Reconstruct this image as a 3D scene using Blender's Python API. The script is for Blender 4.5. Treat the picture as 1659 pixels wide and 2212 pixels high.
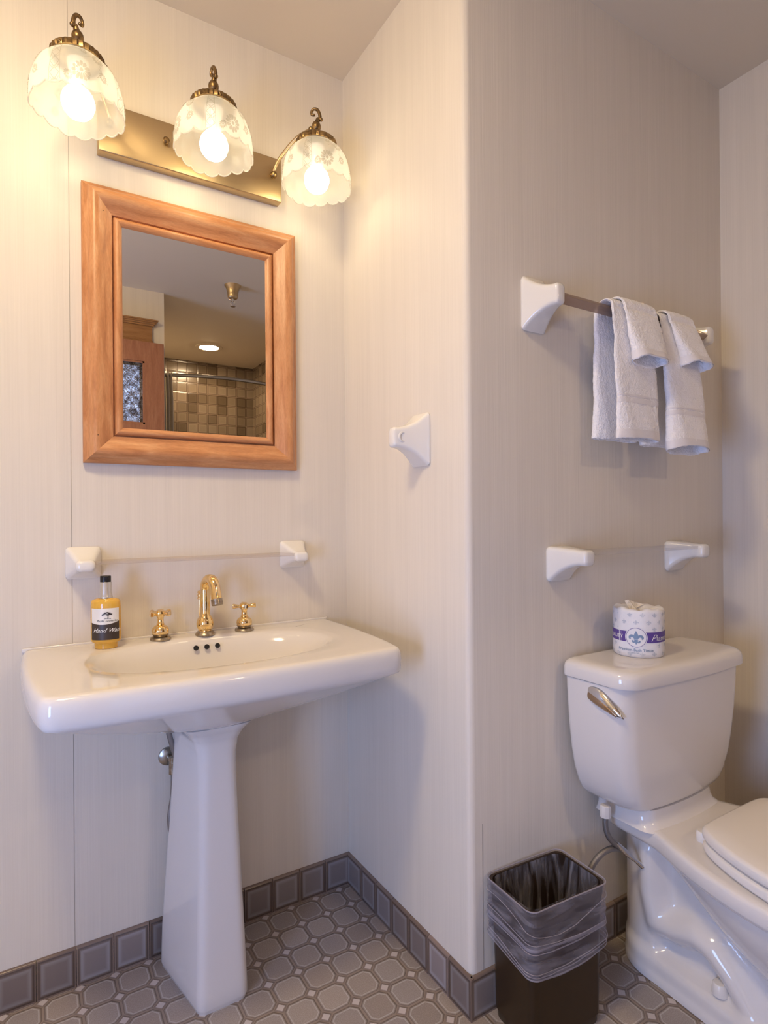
import bpy, bmesh, math, random
from mathutils import Vector, Matrix
random.seed(7)
PI = math.pi
sc = bpy.context.scene
for o in list(bpy.data.objects):
    bpy.data.objects.remove(o)

# ------------------------------------------------------------------ camera
CAM = Vector((-.8347, -1.578, 1.108)); RX, RY = .852, -.524; ROLL = .0084
cam_d = bpy.data.cameras.new('camera'); cam = bpy.data.objects.new('camera', cam_d)
sc.collection.objects.link(cam); sc.camera = cam
cam_d.sensor_width = 36; cam_d.sensor_fit = 'AUTO'; cam_d.lens = 1263 / 2212 * 36
cam_d.shift_y = 13 / 2212; cam_d.clip_start = .01
_r = Vector((RX, RY, 0)); _z = Vector((0, 0, 1)); _f = Vector((-RY, RX, 0))
right = _r * math.cos(ROLL) - _z * math.sin(ROLL); up = _z * math.cos(ROLL) + _r * math.sin(ROLL)
m = Matrix.Identity(4)
for i in range(3):
    m[i][0], m[i][1], m[i][2], m[i][3] = right[i], up[i], -_f[i], CAM[i]
cam.matrix_world = m

# ------------------------------------------------------------------ light levels
sc.view_settings.view_transform = 'Standard'; sc.view_settings.look = 'None'
sc.view_settings.gamma = 1; sc.view_settings.use_curve_mapping = False
sc.view_settings.exposure = 0.88
w = bpy.data.worlds.new('world'); sc.world = w; w.use_nodes = True
w.node_tree.nodes['Background'].inputs[0].default_value = (.62, .72, 1, 1)
w.node_tree.nodes['Background'].inputs[1].default_value = .25
BULB_E, BULB_C = 9.0, (1, .85, .54)
DOWN_E, DOWN_C = 135.0, (1, .74, .46)
DAY_W, DAY_C = 20.0, (.30, .49, 1)
FILL_E, FILL_C = 47.0, (1, .79, .47)  # strength and tint of the added ceiling fill
XLW = -1.9
def area(name, loc, rot, sx, sy, power, col):
    d = bpy.data.lights.new(name, 'AREA'); d.shape = 'RECTANGLE'; d.size = sx; d.size_y = sy
    d.energy = power; d.color = col
    o = bpy.data.objects.new(name, d); o.location = loc; o.rotation_euler = rot; sc.collection.objects.link(o)
    return o
area('daylight', (-.505, -2.11, .86), (PI / 2, 0, 0), .50, 1.28, DAY_W, DAY_C)
area('daylight_top', (-.505, -2.11, 1.83), (PI / 2, 0, 0), .50, .36, DAY_W * .10, DAY_C)   # daylight coming through the glazed door

area('added_side_fill', (XLW + .03, -1.42, .78), (PI / 2, 0, -PI / 2), .50, .86, DAY_W * .66, DAY_C)   # added low fill on the left wall, inside an invented window frame

def DZ(x, y, k=.0149):                       # small height correction from the survey of the room
    return k * ((x - CAM.x) * RX + (y - CAM.y) * RY)

# ------------------------------------------------------------------ materials
def nm(name):
    mt = bpy.data.materials.new(name); mt.use_nodes = True
    nt = mt.node_tree; nt.nodes.clear()
    return mt, nt, nt.nodes.new
def L(nt, a, b): nt.links.new(a, b)
def out(nt, sh):
    o = nt.nodes.new('ShaderNodeOutputMaterial'); L(nt, sh, o.inputs['Surface'])
def pbr(name, col, rough=.5, metal=0, coat=0, bump=None, trans=0, ior=1.45, spec=.5, var=None, sheen=0, aniso=0):
    """bump=(scale,strength,distance,stretch) ; var=(scale,col2,stretch)"""
    mt, nt, N = nm(name)
    p = N('ShaderNodeBsdfPrincipled')
    p.inputs['Base Color'].default_value = (*col, 1); p.inputs['Roughness'].default_value = rough
    p.inputs['Metallic'].default_value = metal; p.inputs['Coat Weight'].default_value = coat
    p.inputs['Coat Roughness'].default_value = .05
    p.inputs['Transmission Weight'].default_value = trans; p.inputs['IOR'].default_value = ior
    p.inputs['Specular IOR Level'].default_value = spec; p.inputs['Sheen Weight'].default_value = sheen
    p.inputs['Anisotropic'].default_value = aniso
    if bump or var:
        tc = N('ShaderNodeTexCoord')
    if bump:
        mp = N('ShaderNodeMapping'); L(nt, tc.outputs['Object'], mp.inputs[0])
        mp.inputs['Scale'].default_value = bump[3] if len(bump) > 3 else (1, 1, 1)
        n = N('ShaderNodeTexNoise'); n.inputs['Scale'].default_value = bump[0]; n.inputs['Detail'].default_value = 3
        L(nt, mp.outputs[0], n.inputs['Vector'])
        b = N('ShaderNodeBump'); b.inputs['Strength'].default_value = bump[1]; b.inputs['Distance'].default_value = bump[2]
        L(nt, n.outputs['Fac'], b.inputs['Height']); L(nt, b.outputs[0], p.inputs['Normal'])
    if var:
        mp2 = N('ShaderNodeMapping'); L(nt, tc.outputs['Object'], mp2.inputs[0])
        mp2.inputs['Scale'].default_value = var[2] if len(var) > 2 else (1, 1, 1)
        n2 = N('ShaderNodeTexNoise'); n2.inputs['Scale'].default_value = var[0]; n2.inputs['Detail'].default_value = 5
        L(nt, mp2.outputs[0], n2.inputs['Vector'])
        cr = N('ShaderNodeValToRGB'); cr.color_ramp.elements[0].position = .35; cr.color_ramp.elements[1].position = .65
        cr.color_ramp.elements[0].color = (*col, 1); cr.color_ramp.elements[1].color = (*var[1], 1)
        L(nt, n2.outputs['Fac'], cr.inputs[0]); L(nt, cr.outputs[0], p.inputs['Base Color'])
    out(nt, p.outputs[0])
    return mt
def mathn(nt, op, a, b=None, c=None):
    n = nt.nodes.new('ShaderNodeMath'); n.operation = op
    for i, v in enumerate((a, b, c)):
        if v is None: continue
        if isinstance(v, (int, float)): n.inputs[i].default_value = v
        else: L(nt, v, n.inputs[i])
    return n.outputs[0]
def ramp(nt, fac, stops, interp='LINEAR'):
    r = nt.nodes.new('ShaderNodeValToRGB'); r.color_ramp.interpolation = interp
    while len(r.color_ramp.elements) < len(stops): r.color_ramp.elements.new(.5)
    for e, (p, c) in zip(r.color_ramp.elements, stops):
        e.position = p; e.color = (*c, 1)
    L(nt, fac, r.inputs[0]); return r.outputs[0]
def mixc(nt, fac, a, b, mode='MIX'):
    n = nt.nodes.new('ShaderNodeMix'); n.data_type = 'RGBA'; n.blend_type = mode
    if isinstance(fac, (int, float)): n.inputs[0].default_value = fac
    else: L(nt, fac, n.inputs[0])
    for i, v in ((6, a), (7, b)):
        if isinstance(v, tuple): n.inputs[i].default_value = (*v, 1)
        else: L(nt, v, n.inputs[i])
    return n.outputs[2]

def wallpaper(name, col=(.77, .70, .605)):
    mt, nt, N = nm(name); tc = N('ShaderNodeTexCoord')
    p = N('ShaderNodeBsdfPrincipled'); p.inputs['Roughness'].default_value = .48
    p.inputs['Specular IOR Level'].default_value = .28
    def nz(scale, st, det=2):
        mp = N('ShaderNodeMapping'); L(nt, tc.outputs['Object'], mp.inputs[0]); mp.inputs['Scale'].default_value = st
        n = N('ShaderNodeTexNoise'); n.inputs['Scale'].default_value = scale; n.inputs['Detail'].default_value = det
        L(nt, mp.outputs[0], n.inputs['Vector']); return n.outputs['Fac']
    fine = nz(1, (330, 330, 3)); mid = nz(1, (38, 38, 1.0), 3); blot = nz(2.2, (1, 1, 1), 3)
    c1 = ramp(nt, mid, [(.3, tuple(v * .975 for v in col)), (.7, tuple(v * 1.02 for v in col))])
    c2 = ramp(nt, fine, [(.3, (.955, .95, .945)), (.7, (1, 1, 1))])
    c3 = ramp(nt, blot, [(.3, (.97, .965, .965)), (.7, (1, 1, 1))])
    c = mixc(nt, 1, c1, c2, 'MULTIPLY'); c = mixc(nt, 1, c, c3, 'MULTIPLY')
    L(nt, c, p.inputs['Base Color'])
    b = N('ShaderNodeBump'); b.inputs['Strength'].default_value = .35; b.inputs['Distance'].default_value = .001
    L(nt, fine, b.inputs['Height']); L(nt, b.outputs[0], p.inputs['Normal'])
    out(nt, p.outputs[0]); return mt

def octagon_tile():
    mt, nt, N = nm('octagon_floor_tile'); tc = N('ShaderNodeTexCoord'); sp = N('ShaderNodeSeparateXYZ')
    L(nt, tc.outputs['Object'], sp.inputs[0])
    def uv(o, off): # distance to nearest lattice line (0..0.5), and cell index
        t = mathn(nt, 'DIVIDE', mathn(nt, 'SUBTRACT', o, off), .0765)
        r = mathn(nt, 'ROUND', t); return mathn(nt, 'ABSOLUTE', mathn(nt, 'SUBTRACT', t, r)), mathn(nt, 'FLOOR', t), r
    a, ia, ra = uv(sp.outputs[0], -.042); b, ib, rb = uv(sp.outputs[1], -.0155)
    s = .215
    ab = mathn(nt, 'ADD', a, b)
    dia = mathn(nt, 'LESS_THAN', ab, s)
    d_d = mathn(nt, 'MULTIPLY', mathn(nt, 'SUBTRACT', s, ab), .707)
    d_o = mathn(nt, 'MINIMUM', mathn(nt, 'MINIMUM', a, b), mathn(nt, 'MULTIPLY', mathn(nt, 'SUBTRACT', ab, s), .707))
    def rnd(x, y, dz):
        cb = N('ShaderNodeCombineXYZ'); L(nt, x, cb.inputs[0]); L(nt, y, cb.inputs[1]); cb.inputs[2].default_value = dz
        wn = N('ShaderNodeTexWhiteNoise'); L(nt, cb.outputs[0], wn.inputs['Vector']); return wn.outputs['Value']
    ro = rnd(ia, ib, 1.3)
    n = N('ShaderNodeTexNoise'); n.inputs['Scale'].default_value = 420; n.inputs['Detail'].default_value = 2
    L(nt, tc.outputs['Object'], n.inputs['Vector'])
    n2 = N('ShaderNodeTexNoise'); n2.inputs['Scale'].default_value = 60; n2.inputs['Detail'].default_value = 3
    L(nt, tc.outputs['Object'], n2.inputs['Vector'])
    centre = ramp(nt, ro, [(0, (0.390, 0.319, 0.267)), (.35, (0.351, 0.305, 0.280)), (.7, (0.442, 0.370, 0.312)), (1, (0.325, 0.267, 0.227))])
    speck = ramp(nt, n.outputs['Fac'], [(.42, (.80, .78, .76)), (.6, (1.12, 1.12, 1.13))])
    centre = mixc(nt, .55, centre, mixc(nt, 1, centre, speck, 'MULTIPLY'))
    dd = mathn(nt, 'ADD', d_o, mathn(nt, 'MULTIPLY', mathn(nt, 'SUBTRACT', n2.outputs['Fac'], .5), .03))
    edge = ramp(nt, dd, [(.0, (0.325, 0.254, 0.202)), (.028, (0.325, 0.254, 0.202)), (.038, (0.176, 0.130, 0.104)), (.055, (0.240, 0.189, 0.153)), (.095, (0.429, 0.370, 0.325)), (.125, (1, 1, 1))])
    isin = ramp(nt, dd, [(.085, (0, 0, 0)), (.13, (1, 1, 1))])
    octc = mixc(nt, isin, edge, centre)
    dotc = ramp(nt, d_d, [(.0, (0.195, 0.150, 0.117)), (.022, (0.312, 0.240, 0.195)), (.042, (0.221, 0.169, 0.143)), (.058, (0.598, 0.520, 0.481))])
    col = mixc(nt, dia, octc, dotc)
    p = N('ShaderNodeBsdfPrincipled'); p.inputs['Roughness'].default_value = .42; L(nt, col, p.inputs['Base Color'])
    p.inputs['Specular IOR Level'].default_value = .35
    hgt = mixc(nt, dia, ramp(nt, d_o, [(.02, (0, 0, 0)), (.07, (1, 1, 1))]), ramp(nt, d_d, [(.02, (0, 0, 0)), (.05, (1, 1, 1))]))
    bp = N('ShaderNodeBump'); bp.inputs['Strength'].default_value = .6; bp.inputs['Distance'].default_value = .0015
    L(nt, hgt, bp.inputs['Height']); L(nt, bp.outputs[0], p.inputs['Normal'])
    out(nt, p.outputs[0]); return mt

def uv_tile(name, base, edge_c, halo, rough=.22, grid=False, varcol=None):
    mt, nt, N = nm(name)
    p = N('ShaderNodeBsdfPrincipled'); p.inputs['Roughness'].default_value = rough
    if grid:
        tc = N('ShaderNodeTexCoord'); sp = N('ShaderNodeSeparateXYZ'); L(nt, tc.outputs['Object'], sp.inputs[0])
        xs = mathn(nt, 'ADD', sp.outputs[0], sp.outputs[1]) if grid == 'sum' else sp.outputs[0]
        u = mathn(nt, 'DIVIDE', xs, .0835); v = mathn(nt, 'DIVIDE', sp.outputs[2], .0835)
        iu = mathn(nt, 'FLOOR', u); iv = mathn(nt, 'FLOOR', v)
        cb = N('ShaderNodeCombineXYZ'); L(nt, iu, cb.inputs[0]); L(nt, iv, cb.inputs[1])
        wn = N('ShaderNodeTexWhiteNoise'); L(nt, cb.outputs[0], wn.inputs['Vector']); rv = wn.outputs['Value']
        u = mathn(nt, 'FRACT', u); v = mathn(nt, 'FRACT', v)
    else:
        uvn = N('ShaderNodeUVMap'); uvn.uv_map = 'uv'; sp = N('ShaderNodeSeparateXYZ'); L(nt, uvn.outputs[0], sp.inputs[0])
        u = mathn(nt, 'FRACT', sp.outputs[0]); v = sp.outputs[1]
        fl = mathn(nt, 'FLOOR', sp.outputs[0]); cb = N('ShaderNodeCombineXYZ'); L(nt, fl, cb.inputs[0])
        wn = N('ShaderNodeTexWhiteNoise'); L(nt, cb.outputs[0], wn.inputs['Vector']); rv = wn.outputs['Value']
    e = mathn(nt, 'MINIMUM', mathn(nt, 'MINIMUM', u, mathn(nt, 'SUBTRACT', 1, u)), mathn(nt, 'MINIMUM', v, mathn(nt, 'SUBTRACT', 1, v)))
    c = ramp(nt, e, [(0, tuple(x * 1.5 for x in edge_c)), (.035, tuple(x * 1.3 for x in edge_c)), (.055, tuple(x * .55 for x in edge_c)), (.09, edge_c), (.14, halo), (.24, base)])
    v2 = ramp(nt, rv, [(0, (.72, .68, .66)), (.5, (1, 1, 1)), (1, (1.15, 1.15, 1.2))] if not varcol else varcol)
    c = mixc(nt, 1, c, v2, 'MULTIPLY'); L(nt, c, p.inputs['Base Color'])
    hb = ramp(nt, e, [(.0, (.5, .5, .5)), (.03, (0, 0, 0)), (.09, (1, 1, 1))])
    bp = N('ShaderNodeBump'); bp.inputs['Strength'].default_value = .5; bp.inputs['Distance'].default_value = .0012
    L(nt, hb, bp.inputs['Height']); L(nt, bp.outputs[0], p.inputs['Normal'])
    out(nt, p.outputs[0]); return mt

def wood(name, c1, c2, c3, stretch, rough=.38, scale=9):
    mt, nt, N = nm(name); tc = N('ShaderNodeTexCoord'); mp = N('ShaderNodeMapping')
    L(nt, tc.outputs['Object'], mp.inputs[0]); mp.inputs['Scale'].default_value = stretch
    n = N('ShaderNodeTexNoise'); n.inputs['Scale'].default_value = scale; n.inputs['Detail'].default_value = 6
    n.inputs['Distortion'].default_value = .6; L(nt, mp.outputs[0], n.inputs['Vector'])
    n2 = N('ShaderNodeTexNoise'); n2.inputs['Scale'].default_value = scale * 9; n2.inputs['Detail'].default_value = 3
    L(nt, mp.outputs[0], n2.inputs['Vector'])
    c = ramp(nt, n.outputs['Fac'], [(.28, c1), (.5, c2), (.72, c3)])
    f = ramp(nt, n2.outputs['Fac'], [(.3, (.86, .84, .82)), (.6, (1, 1, 1))])
    c = mixc(nt, 1, c, f, 'MULTIPLY')
    p = N('ShaderNodeBsdfPrincipled'); p.inputs['Roughness'].default_value = rough; L(nt, c, p.inputs['Base Color'])
    p.inputs['Coat Weight'].default_value = .15; p.inputs['Coat Roughness'].default_value = .3
    out(nt, p.outputs[0]); return mt

def see_through(name, tint, op, body=(.9, .9, .9), rough=.1, noise=None, bump=None):
    """clear or frosted sheet: part transparent, part glossy body; noise=(scale,stretch,lo,hi) varies opacity"""
    mt, nt, N = nm(name)
    t = N('ShaderNodeBsdfTransparent'); t.inputs[0].default_value = (*tint, 1)
    p = N('ShaderNodeBsdfPrincipled'); p.inputs['Base Color'].default_value = (*body, 1); p.inputs['Roughness'].default_value = rough
    tr = N('ShaderNodeBsdfTranslucent'); tr.inputs[0].default_value = (*body, 1)
    ms = N('ShaderNodeMixShader'); ms.inputs[0].default_value = .45; L(nt, p.outputs[0], ms.inputs[1]); L(nt, tr.outputs[0], ms.inputs[2])
    mx = N('ShaderNodeMixShader'); mx.inputs[0].default_value = op
    tc = N('ShaderNodeTexCoord')
    if noise:
        mp = N('ShaderNodeMapping'); L(nt, tc.outputs['Object'], mp.inputs[0]); mp.inputs['Scale'].default_value = noise[1]
        n = N('ShaderNodeTexNoise'); n.inputs['Scale'].default_value = noise[0]; n.inputs['Detail'].default_value = 4
        n.inputs['Distortion'].default_value = 1.2
        L(nt, mp.outputs[0], n.inputs['Vector'])
        mr = N('ShaderNodeMapRange'); mr.inputs[1].default_value = .38; mr.inputs[2].default_value = .68
        mr.inputs[3].default_value = noise[2]; mr.inputs[4].default_value = noise[3]
        L(nt, n.outputs['Fac'], mr.inputs[0]); L(nt, mr.outputs[0], mx.inputs[0])
    if bump:
        n = N('ShaderNodeTexNoise'); n.inputs['Scale'].default_value = bump[0]; n.inputs['Detail'].default_value = 3
        mpb = N('ShaderNodeMapping'); L(nt, tc.outputs['Object'], mpb.inputs[0]); mpb.inputs['Scale'].default_value = bump[3]
        L(nt, mpb.outputs[0], n.inputs['Vector'])
        b = N('ShaderNodeBump'); b.inputs['Strength'].default_value = bump[1]; b.inputs['Distance'].default_value = bump[2]
        L(nt, n.outputs['Fac'], b.inputs['Height']); L(nt, b.outputs[0], p.inputs['Normal'])
    L(nt, t.outputs[0], mx.inputs[1]); L(nt, ms.outputs[0], mx.inputs[2]); out(nt, mx.outputs[0]); return mt

def emis(name, col, s):
    mt, nt, N = nm(name); e = N('ShaderNodeEmission'); e.inputs[0].default_value = (*col, 1); e.inputs[1].default_value = s
    out(nt, e.outputs[0]); return mt

def rippled_glass():
    mt, nt, N = nm('rippled_glass'); tc = N('ShaderNodeTexCoord')
    v = N('ShaderNodeTexVoronoi'); v.inputs['Scale'].default_value = 75; v.feature = 'DISTANCE_TO_EDGE'
    n = N('ShaderNodeTexNoise'); n.inputs['Scale'].default_value = 40; n.inputs['Detail'].default_value = 3
    L(nt, tc.outputs['Object'], n.inputs['Vector'])
    mxv = mixc(nt, .12, tc.outputs['Object'], n.outputs['Color']); L(nt, mxv, v.inputs['Vector'])
    c = ramp(nt, v.outputs['Distance'], [(.0, (.10, .06, .04)), (.06, (.35, .26, .20)), (.2, (.95, .93, .9))])
    c2 = ramp(nt, n.outputs['Fac'], [(.35, (.30, .26, .24)), (.62, (1, 1, 1))])
    c = mixc(nt, 1, c, c2, 'MULTIPLY')
    t = N('ShaderNodeBsdfTransparent'); L(nt, c, t.inputs[0])
    g = N('ShaderNodeBsdfPrincipled'); g.inputs['Roughness'].default_value = .15; L(nt, c, g.inputs['Base Color'])
    b = N('ShaderNodeBump'); b.inputs['Strength'].default_value = 1; b.inputs['Distance'].default_value = .004
    L(nt, v.outputs['Distance'], b.inputs['Height']); L(nt, b.outputs[0], g.inputs['Normal'])
    mx = N('ShaderNodeMixShader'); mx.inputs[0].default_value = .3; L(nt, t.outputs[0], mx.inputs[1]); L(nt, g.outputs[0], mx.inputs[2])
    out(nt, mx.outputs[0]); return mt

M = {}
M['paper'] = wallpaper('wallpaper_ribbed')
M['ceil'] = pbr('ceiling_paint', (.77, .67, .52), .7, bump=(60, .1, .001))
M['floor'] = octagon_tile()
M['base'] = uv_tile('baseboard_tile', (.235, .195, .18), (.165, .12, .095), (.31, .285, .28))
M['shower'] = uv_tile('shower_tile', (.20, .155, .11), (.15, .11, .08), (.225, .175, .13), .18, 'x', [(0, (.45, .41, .35)), (.3, (.8, .78, .74)), (1, (1.1, 1.1, 1.1))])
M['shower2'] = uv_tile('shower_tile_side', (.20, .155, .11), (.15, .11, .08), (.225, .175, .13), .18, 'sum', [(0, (.45, .41, .35)), (.3, (.8, .78, .74)), (1, (1.1, 1.1, 1.1))])
M['porc'] = pbr('glazed_porcelain', (.76, .715, .68), .10, coat=.3)
M['ceramic'] = pbr('bracket_ceramic', (.80, .765, .72), .13, coat=.3)
M['plastic_white'] = pbr('white_seat_plastic', (.80, .75, .70), .22)
M['antique'] = pbr('antique_brass', (.34, .225, .10), .36, 1, var=(90, (.16, .10, .05)))
M['plate'] = pbr('brushed_brass', (.56, .42, .24), .33, 1, bump=(3, .25, .0005, (2, 200, 300)), aniso=.5)
M['brass'] = pbr('polished_brass', (.95, .68, .28), .10, 1, var=(55, (.86, .66, .40)))
M['tarnish'] = pbr('tarnished_chrome', (.50, .44, .36), .30, 1, var=(120, (.30, .24, .17)))
M['chrome'] = pbr('chrome', (.80, .80, .82), .08, 1)
M['copperplate'] = pbr('lever_warm_metal', (.50, .36, .24), .18, 1)
M['steel'] = pbr('braided_steel', (.30, .28, .27), .35, 1, bump=(900, .9, .001))
M['dark'] = pbr('dark_plastic', (.012, .011, .012), .35)
M['woodh'] = wood('maple_frame_horizontal', (.46, .18, .065), (.60, .265, .105), (.70, .36, .165), (1.2, 8, 8))
M['woodv'] = wood('maple_frame_vertical', (.46, .18, .065), (.60, .265, .105), (.70, .36, .165), (8, 8, 1.2))
M['doorwood'] = wood('door_wood', (.30, .12, .06), (.36, .15, .08), (.42, .19, .10), (9, 9, 1), .45)
M['casing'] = wood('casing_wood', (.30, .14, .05), (.38, .19, .07), (.42, .22, .09), (1, 9, 9), .45)
M['mirror'] = pbr('mirror_silver', (.86, .85, .82), .0, 1)
M['glass_rip'] = rippled_glass()
M['bulb'] = emis('lit_bulb', BULB_C, BULB_E)
M['down'] = emis('lit_downlight', DOWN_C, DOWN_E)
M['dome'] = emis('lit_fill_dome', FILL_C, FILL_E)
M['shade'] = see_through('frosted_shade_glass', (1, .99, .97), .36, (.93, .92, .90), .25)
M['shade_relief'] = see_through('moulded_glass_relief', (.76, .73, .69), .52, (.44, .42, .39), .25)
M['shade_edge'] = see_through('glass_rim_bead', (.96, .94, .9), .6, (.78, .75, .71), .2)
M['acrylic'] = see_through('clear_acrylic', (.95, .92, .90), .22, (.75, .72, .70), .08)
M['acryl_bar'] = see_through('smoky_acrylic_bar', (.82, .74, .70), .45, (.42, .34, .31), .12)
M['shelfglass'] = see_through('clear_glass_shelf', (.97, .97, .98), .22, (.74, .74, .76), .05)
M['terry'] = pbr('white_terry_cloth', (.96, .93, .94), .95, bump=(300, .8, .003))
M['terry_band'] = pbr('woven_towel_band', (.85, .81, .82), .85, bump=(500, .5, .001, (1, 1, 3)))
M['bin'] = pbr('dark_brown_bin_plastic', (.026, .0125, .004), .30, var=(6, (.038, .020, .007), (1, 1, .4)))
M['bin_in'] = pbr('bin_inside', (.03, .018, .014), .35)
M['liner'] = see_through('clear_liner_film', (.93, .91, .93), .22, (.62, .58, .63), .22, noise=(7, (1, 1, 5), .16, .60), bump=(14, .9, .01, (1, 1, 3)))
M['liner_in'] = see_through('liner_film_inside', (.93, .91, .93), .22, (.62, .60, .66), .22, noise=(13, (3, 3, .5), .02, .62), bump=(30, .9, .01, (3, 3, .6)))
M['liner_fold'] = see_through('liner_fold_film', (.9, .9, .9), .55, (.66, .61, .68), .3)
M['soap'] = pbr('amber_soap', (.95, .56, .09), .10, trans=.35, ior=1.33, coat=.5)
M['silver'] = pbr('satin_silver_collar', (.62, .60, .59), .30, .8)
M['label_w'] = pbr('label_cream', (.78, .74, .68), .4)
M['label_b'] = pbr('label_dark_brown', (.050, .032, .024), .4)
M['ink'] = pbr('label_ink', (.04, .028, .022), .5)
M['white_ink'] = pbr('white_ink', (.85, .83, .8), .5)
M['tissue'] = pbr('wrapper_paper', (.80, .78, .80), .6, bump=(45, .5, .003))
M['tissue_end'] = pbr('crumpled_wrapper_paper', (.80, .74, .68), .6, bump=(70, 1, .006))
M['purple'] = pbr('purple_print', (.115, .065, .29), .5)
M['blue'] = pbr('blue_print', (.20, .28, .42), .5)
M['pale'] = pbr('pale_print', (.56, .58, .64), .6)
M['card'] = pbr('cardboard_core', (.20, .15, .12), .8)
M['cloth'] = see_through('shower_curtain_cloth', (1, 1, 1), 1.0, (.88, .84, .78), .8)
M['white_paint'] = pbr('fill_frame_paint', (.75, .74, .72), .5)
M['groove'] = pbr('dark_gap', (.03, .02, .015), .7)
M['seam'] = pbr('wallpaper_seam', (.30, .26, .22), .7)
M['rod'] = pbr('brushed_nickel', (.42, .40, .36), .28, 1)
M['grout'] = pbr('caulk', (.62, .60, .57), .6)

# ------------------------------------------------------------------ mesh helpers
class G:
    def __init__(s): s.v = []; s.f = []; s.uv = {}
    def add(s, vs, fs):
        b = len(s.v); s.v += [tuple(v) for v in vs]; s.f += [tuple(i + b for i in f) for f in fs]; return s
    def loft(s, rings, cap0=True, cap1=True, closed=True):
        n = len(rings[0]); vs = [p for r in rings for p in r]; fs = []
        for k in range(len(rings) - 1):
            for i in range(n if closed else n - 1):
                j = (i + 1) % n
                fs.append((k * n + i, k * n + j, (k + 1) * n + j, (k + 1) * n + i))
        if cap0: fs.append(tuple(range(n - 1, -1, -1)))
        if cap1: fs.append(tuple((len(rings) - 1) * n + i for i in range(n)))
        return s.add(vs, fs)
    def box(s, x0, x1, y0, y1, z0, z1):
        v = [(x, y, z) for z in (z0, z1) for (x, y) in ((x0, y0), (x1, y0), (x1, y1), (x0, y1))]
        return s.add(v, [(3, 2, 1, 0), (4, 5, 6, 7), (0, 1, 5, 4), (1, 2, 6, 5), (2, 3, 7, 6), (3, 0, 4, 7)])
    def lathe(s, prof, c=(0, 0, 0), n=32, cap0=True, cap1=True, sx=1, sy=1, rot=None):
        rings = []
        for r, z in prof:
            rings.append([Vector((r * sx * math.cos(2 * PI * i / n), r * sy * math.sin(2 * PI * i / n), z)) for i in range(n)])
        if rot is not None: rings = [[rot @ p for p in r] for r in rings]
        cc = Vector(c); rings = [[p + cc for p in r] for r in rings]
        return s.loft(rings, cap0, cap1)
    def tube(s, pts, rad, n=12, cap=True):
        pts = [Vector(p) for p in pts]; m = len(pts)
        rad = rad if isinstance(rad, (list, tuple)) else [rad] * m
        rings = []; T0 = (pts[1] - pts[0]).normalized(); a = Vector((0, 0, 1)) if abs(T0.z) < .9 else Vector((1, 0, 0))
        U = T0.cross(a).normalized()
        for i, p in enumerate(pts):
            T = (pts[min(i + 1, m - 1)] - pts[max(i - 1, 0)]).normalized()
            U = (U - T * U.dot(T)).normalized(); W = T.cross(U)
            rings.append([p + rad[i] * (U * math.cos(2 * PI * k / n) + W * math.sin(2 * PI * k / n)) for k in range(n)])
        return s.loft(rings, cap, cap)
    def ball(s, c, r, n=20, sz=1):
        return s.lathe([(max(r * math.sin(PI * k / 10), r * .01), -r * sz * math.cos(PI * k / 10)) for k in range(11)], c, n)
def wpos(o):
    v = Vector((0, 0, 0))
    while o: v += o.location; o = o.parent
    return v
def obj(name, g, mat, parent=None, sharp=38, uvf=None, bevel=0, bseg=3, recalc=True):
    me = bpy.data.meshes.new(name); off = wpos(parent) if parent else Vector((0, 0, 0))
    me.from_pydata([tuple(Vector(v) - off) for v in g.v], [], g.f)
    bm = bmesh.new(); bm.from_mesh(me)
    if recalc: bmesh.ops.recalc_face_normals(bm, faces=bm.faces)
    if bevel:
        es = [e for e in bm.edges if len(e.link_faces) == 2 and e.calc_face_angle(0) > .6]
        bmesh.ops.bevel(bm, geom=es, offset=bevel, segments=bseg, affect='EDGES', profile=.5)
    th = math.radians(sharp)
    for f in bm.faces: f.smooth = True
    for e in bm.edges: e.smooth = not (len(e.link_faces) == 2 and e.calc_face_angle(0) > th)
    if uvf:
        ul = bm.loops.layers.uv.new('uv')
        for f in bm.faces:
            for l in f.loops: l[ul].uv = uvf(l.vert.co + off, f)
    bm.to_mesh(me); bm.free()
    if mat: me.materials.append(mat)
    o = bpy.data.objects.new(name, me); sc.collection.objects.link(o)
    if parent: o.parent = parent
    return o
def thing(name, label, cat, loc=(0, 0, 0), group=None):
    o = bpy.data.objects.new(name, None); sc.collection.objects.link(o); o.location = loc
    o.empty_display_size = .05; o['label'] = label; o['category'] = cat
    if group: o['group'] = group
    return o
def tag(o, label, cat, group=None):
    o['label'] = label; o['category'] = cat
    if group: o['group'] = group
    return o
def struct(name, g, mat, label, **k):
    o = obj(name, g, mat, **k); o['kind'] = 'structure'; o['label'] = label; o['category'] = name.split('_')[0]; return o
def rrect(cx, cy, hx, hy, r, n=6):
    pts = []
    r = min(r, hx * .999, hy * .999)
    for qx, qy, a0 in ((1, 1, 0), (-1, 1, 90), (-1, -1, 180), (1, -1, 270)):
        for k in range(n + 1):
            a = math.radians(a0 + 90 * k / n)
            pts.append((cx + qx * (hx - r) + r * math.cos(a), cy + qy * (hy - r) + r * math.sin(a)))
    return pts
def chaikin(P, it=2, closed=False):
    for _ in range(it):
        Q = [] if closed else [P[0]]
        for i in range(len(P) if closed else len(P) - 1):
            a, b = P[i], P[(i + 1) % len(P)]
            Q.append(tuple(a[k] * .75 + b[k] * .25 for k in range(len(a)))); Q.append(tuple(a[k] * .25 + b[k] * .75 for k in range(len(a))))
        if not closed: Q.append(P[-1])
        P = Q
    return P
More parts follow.
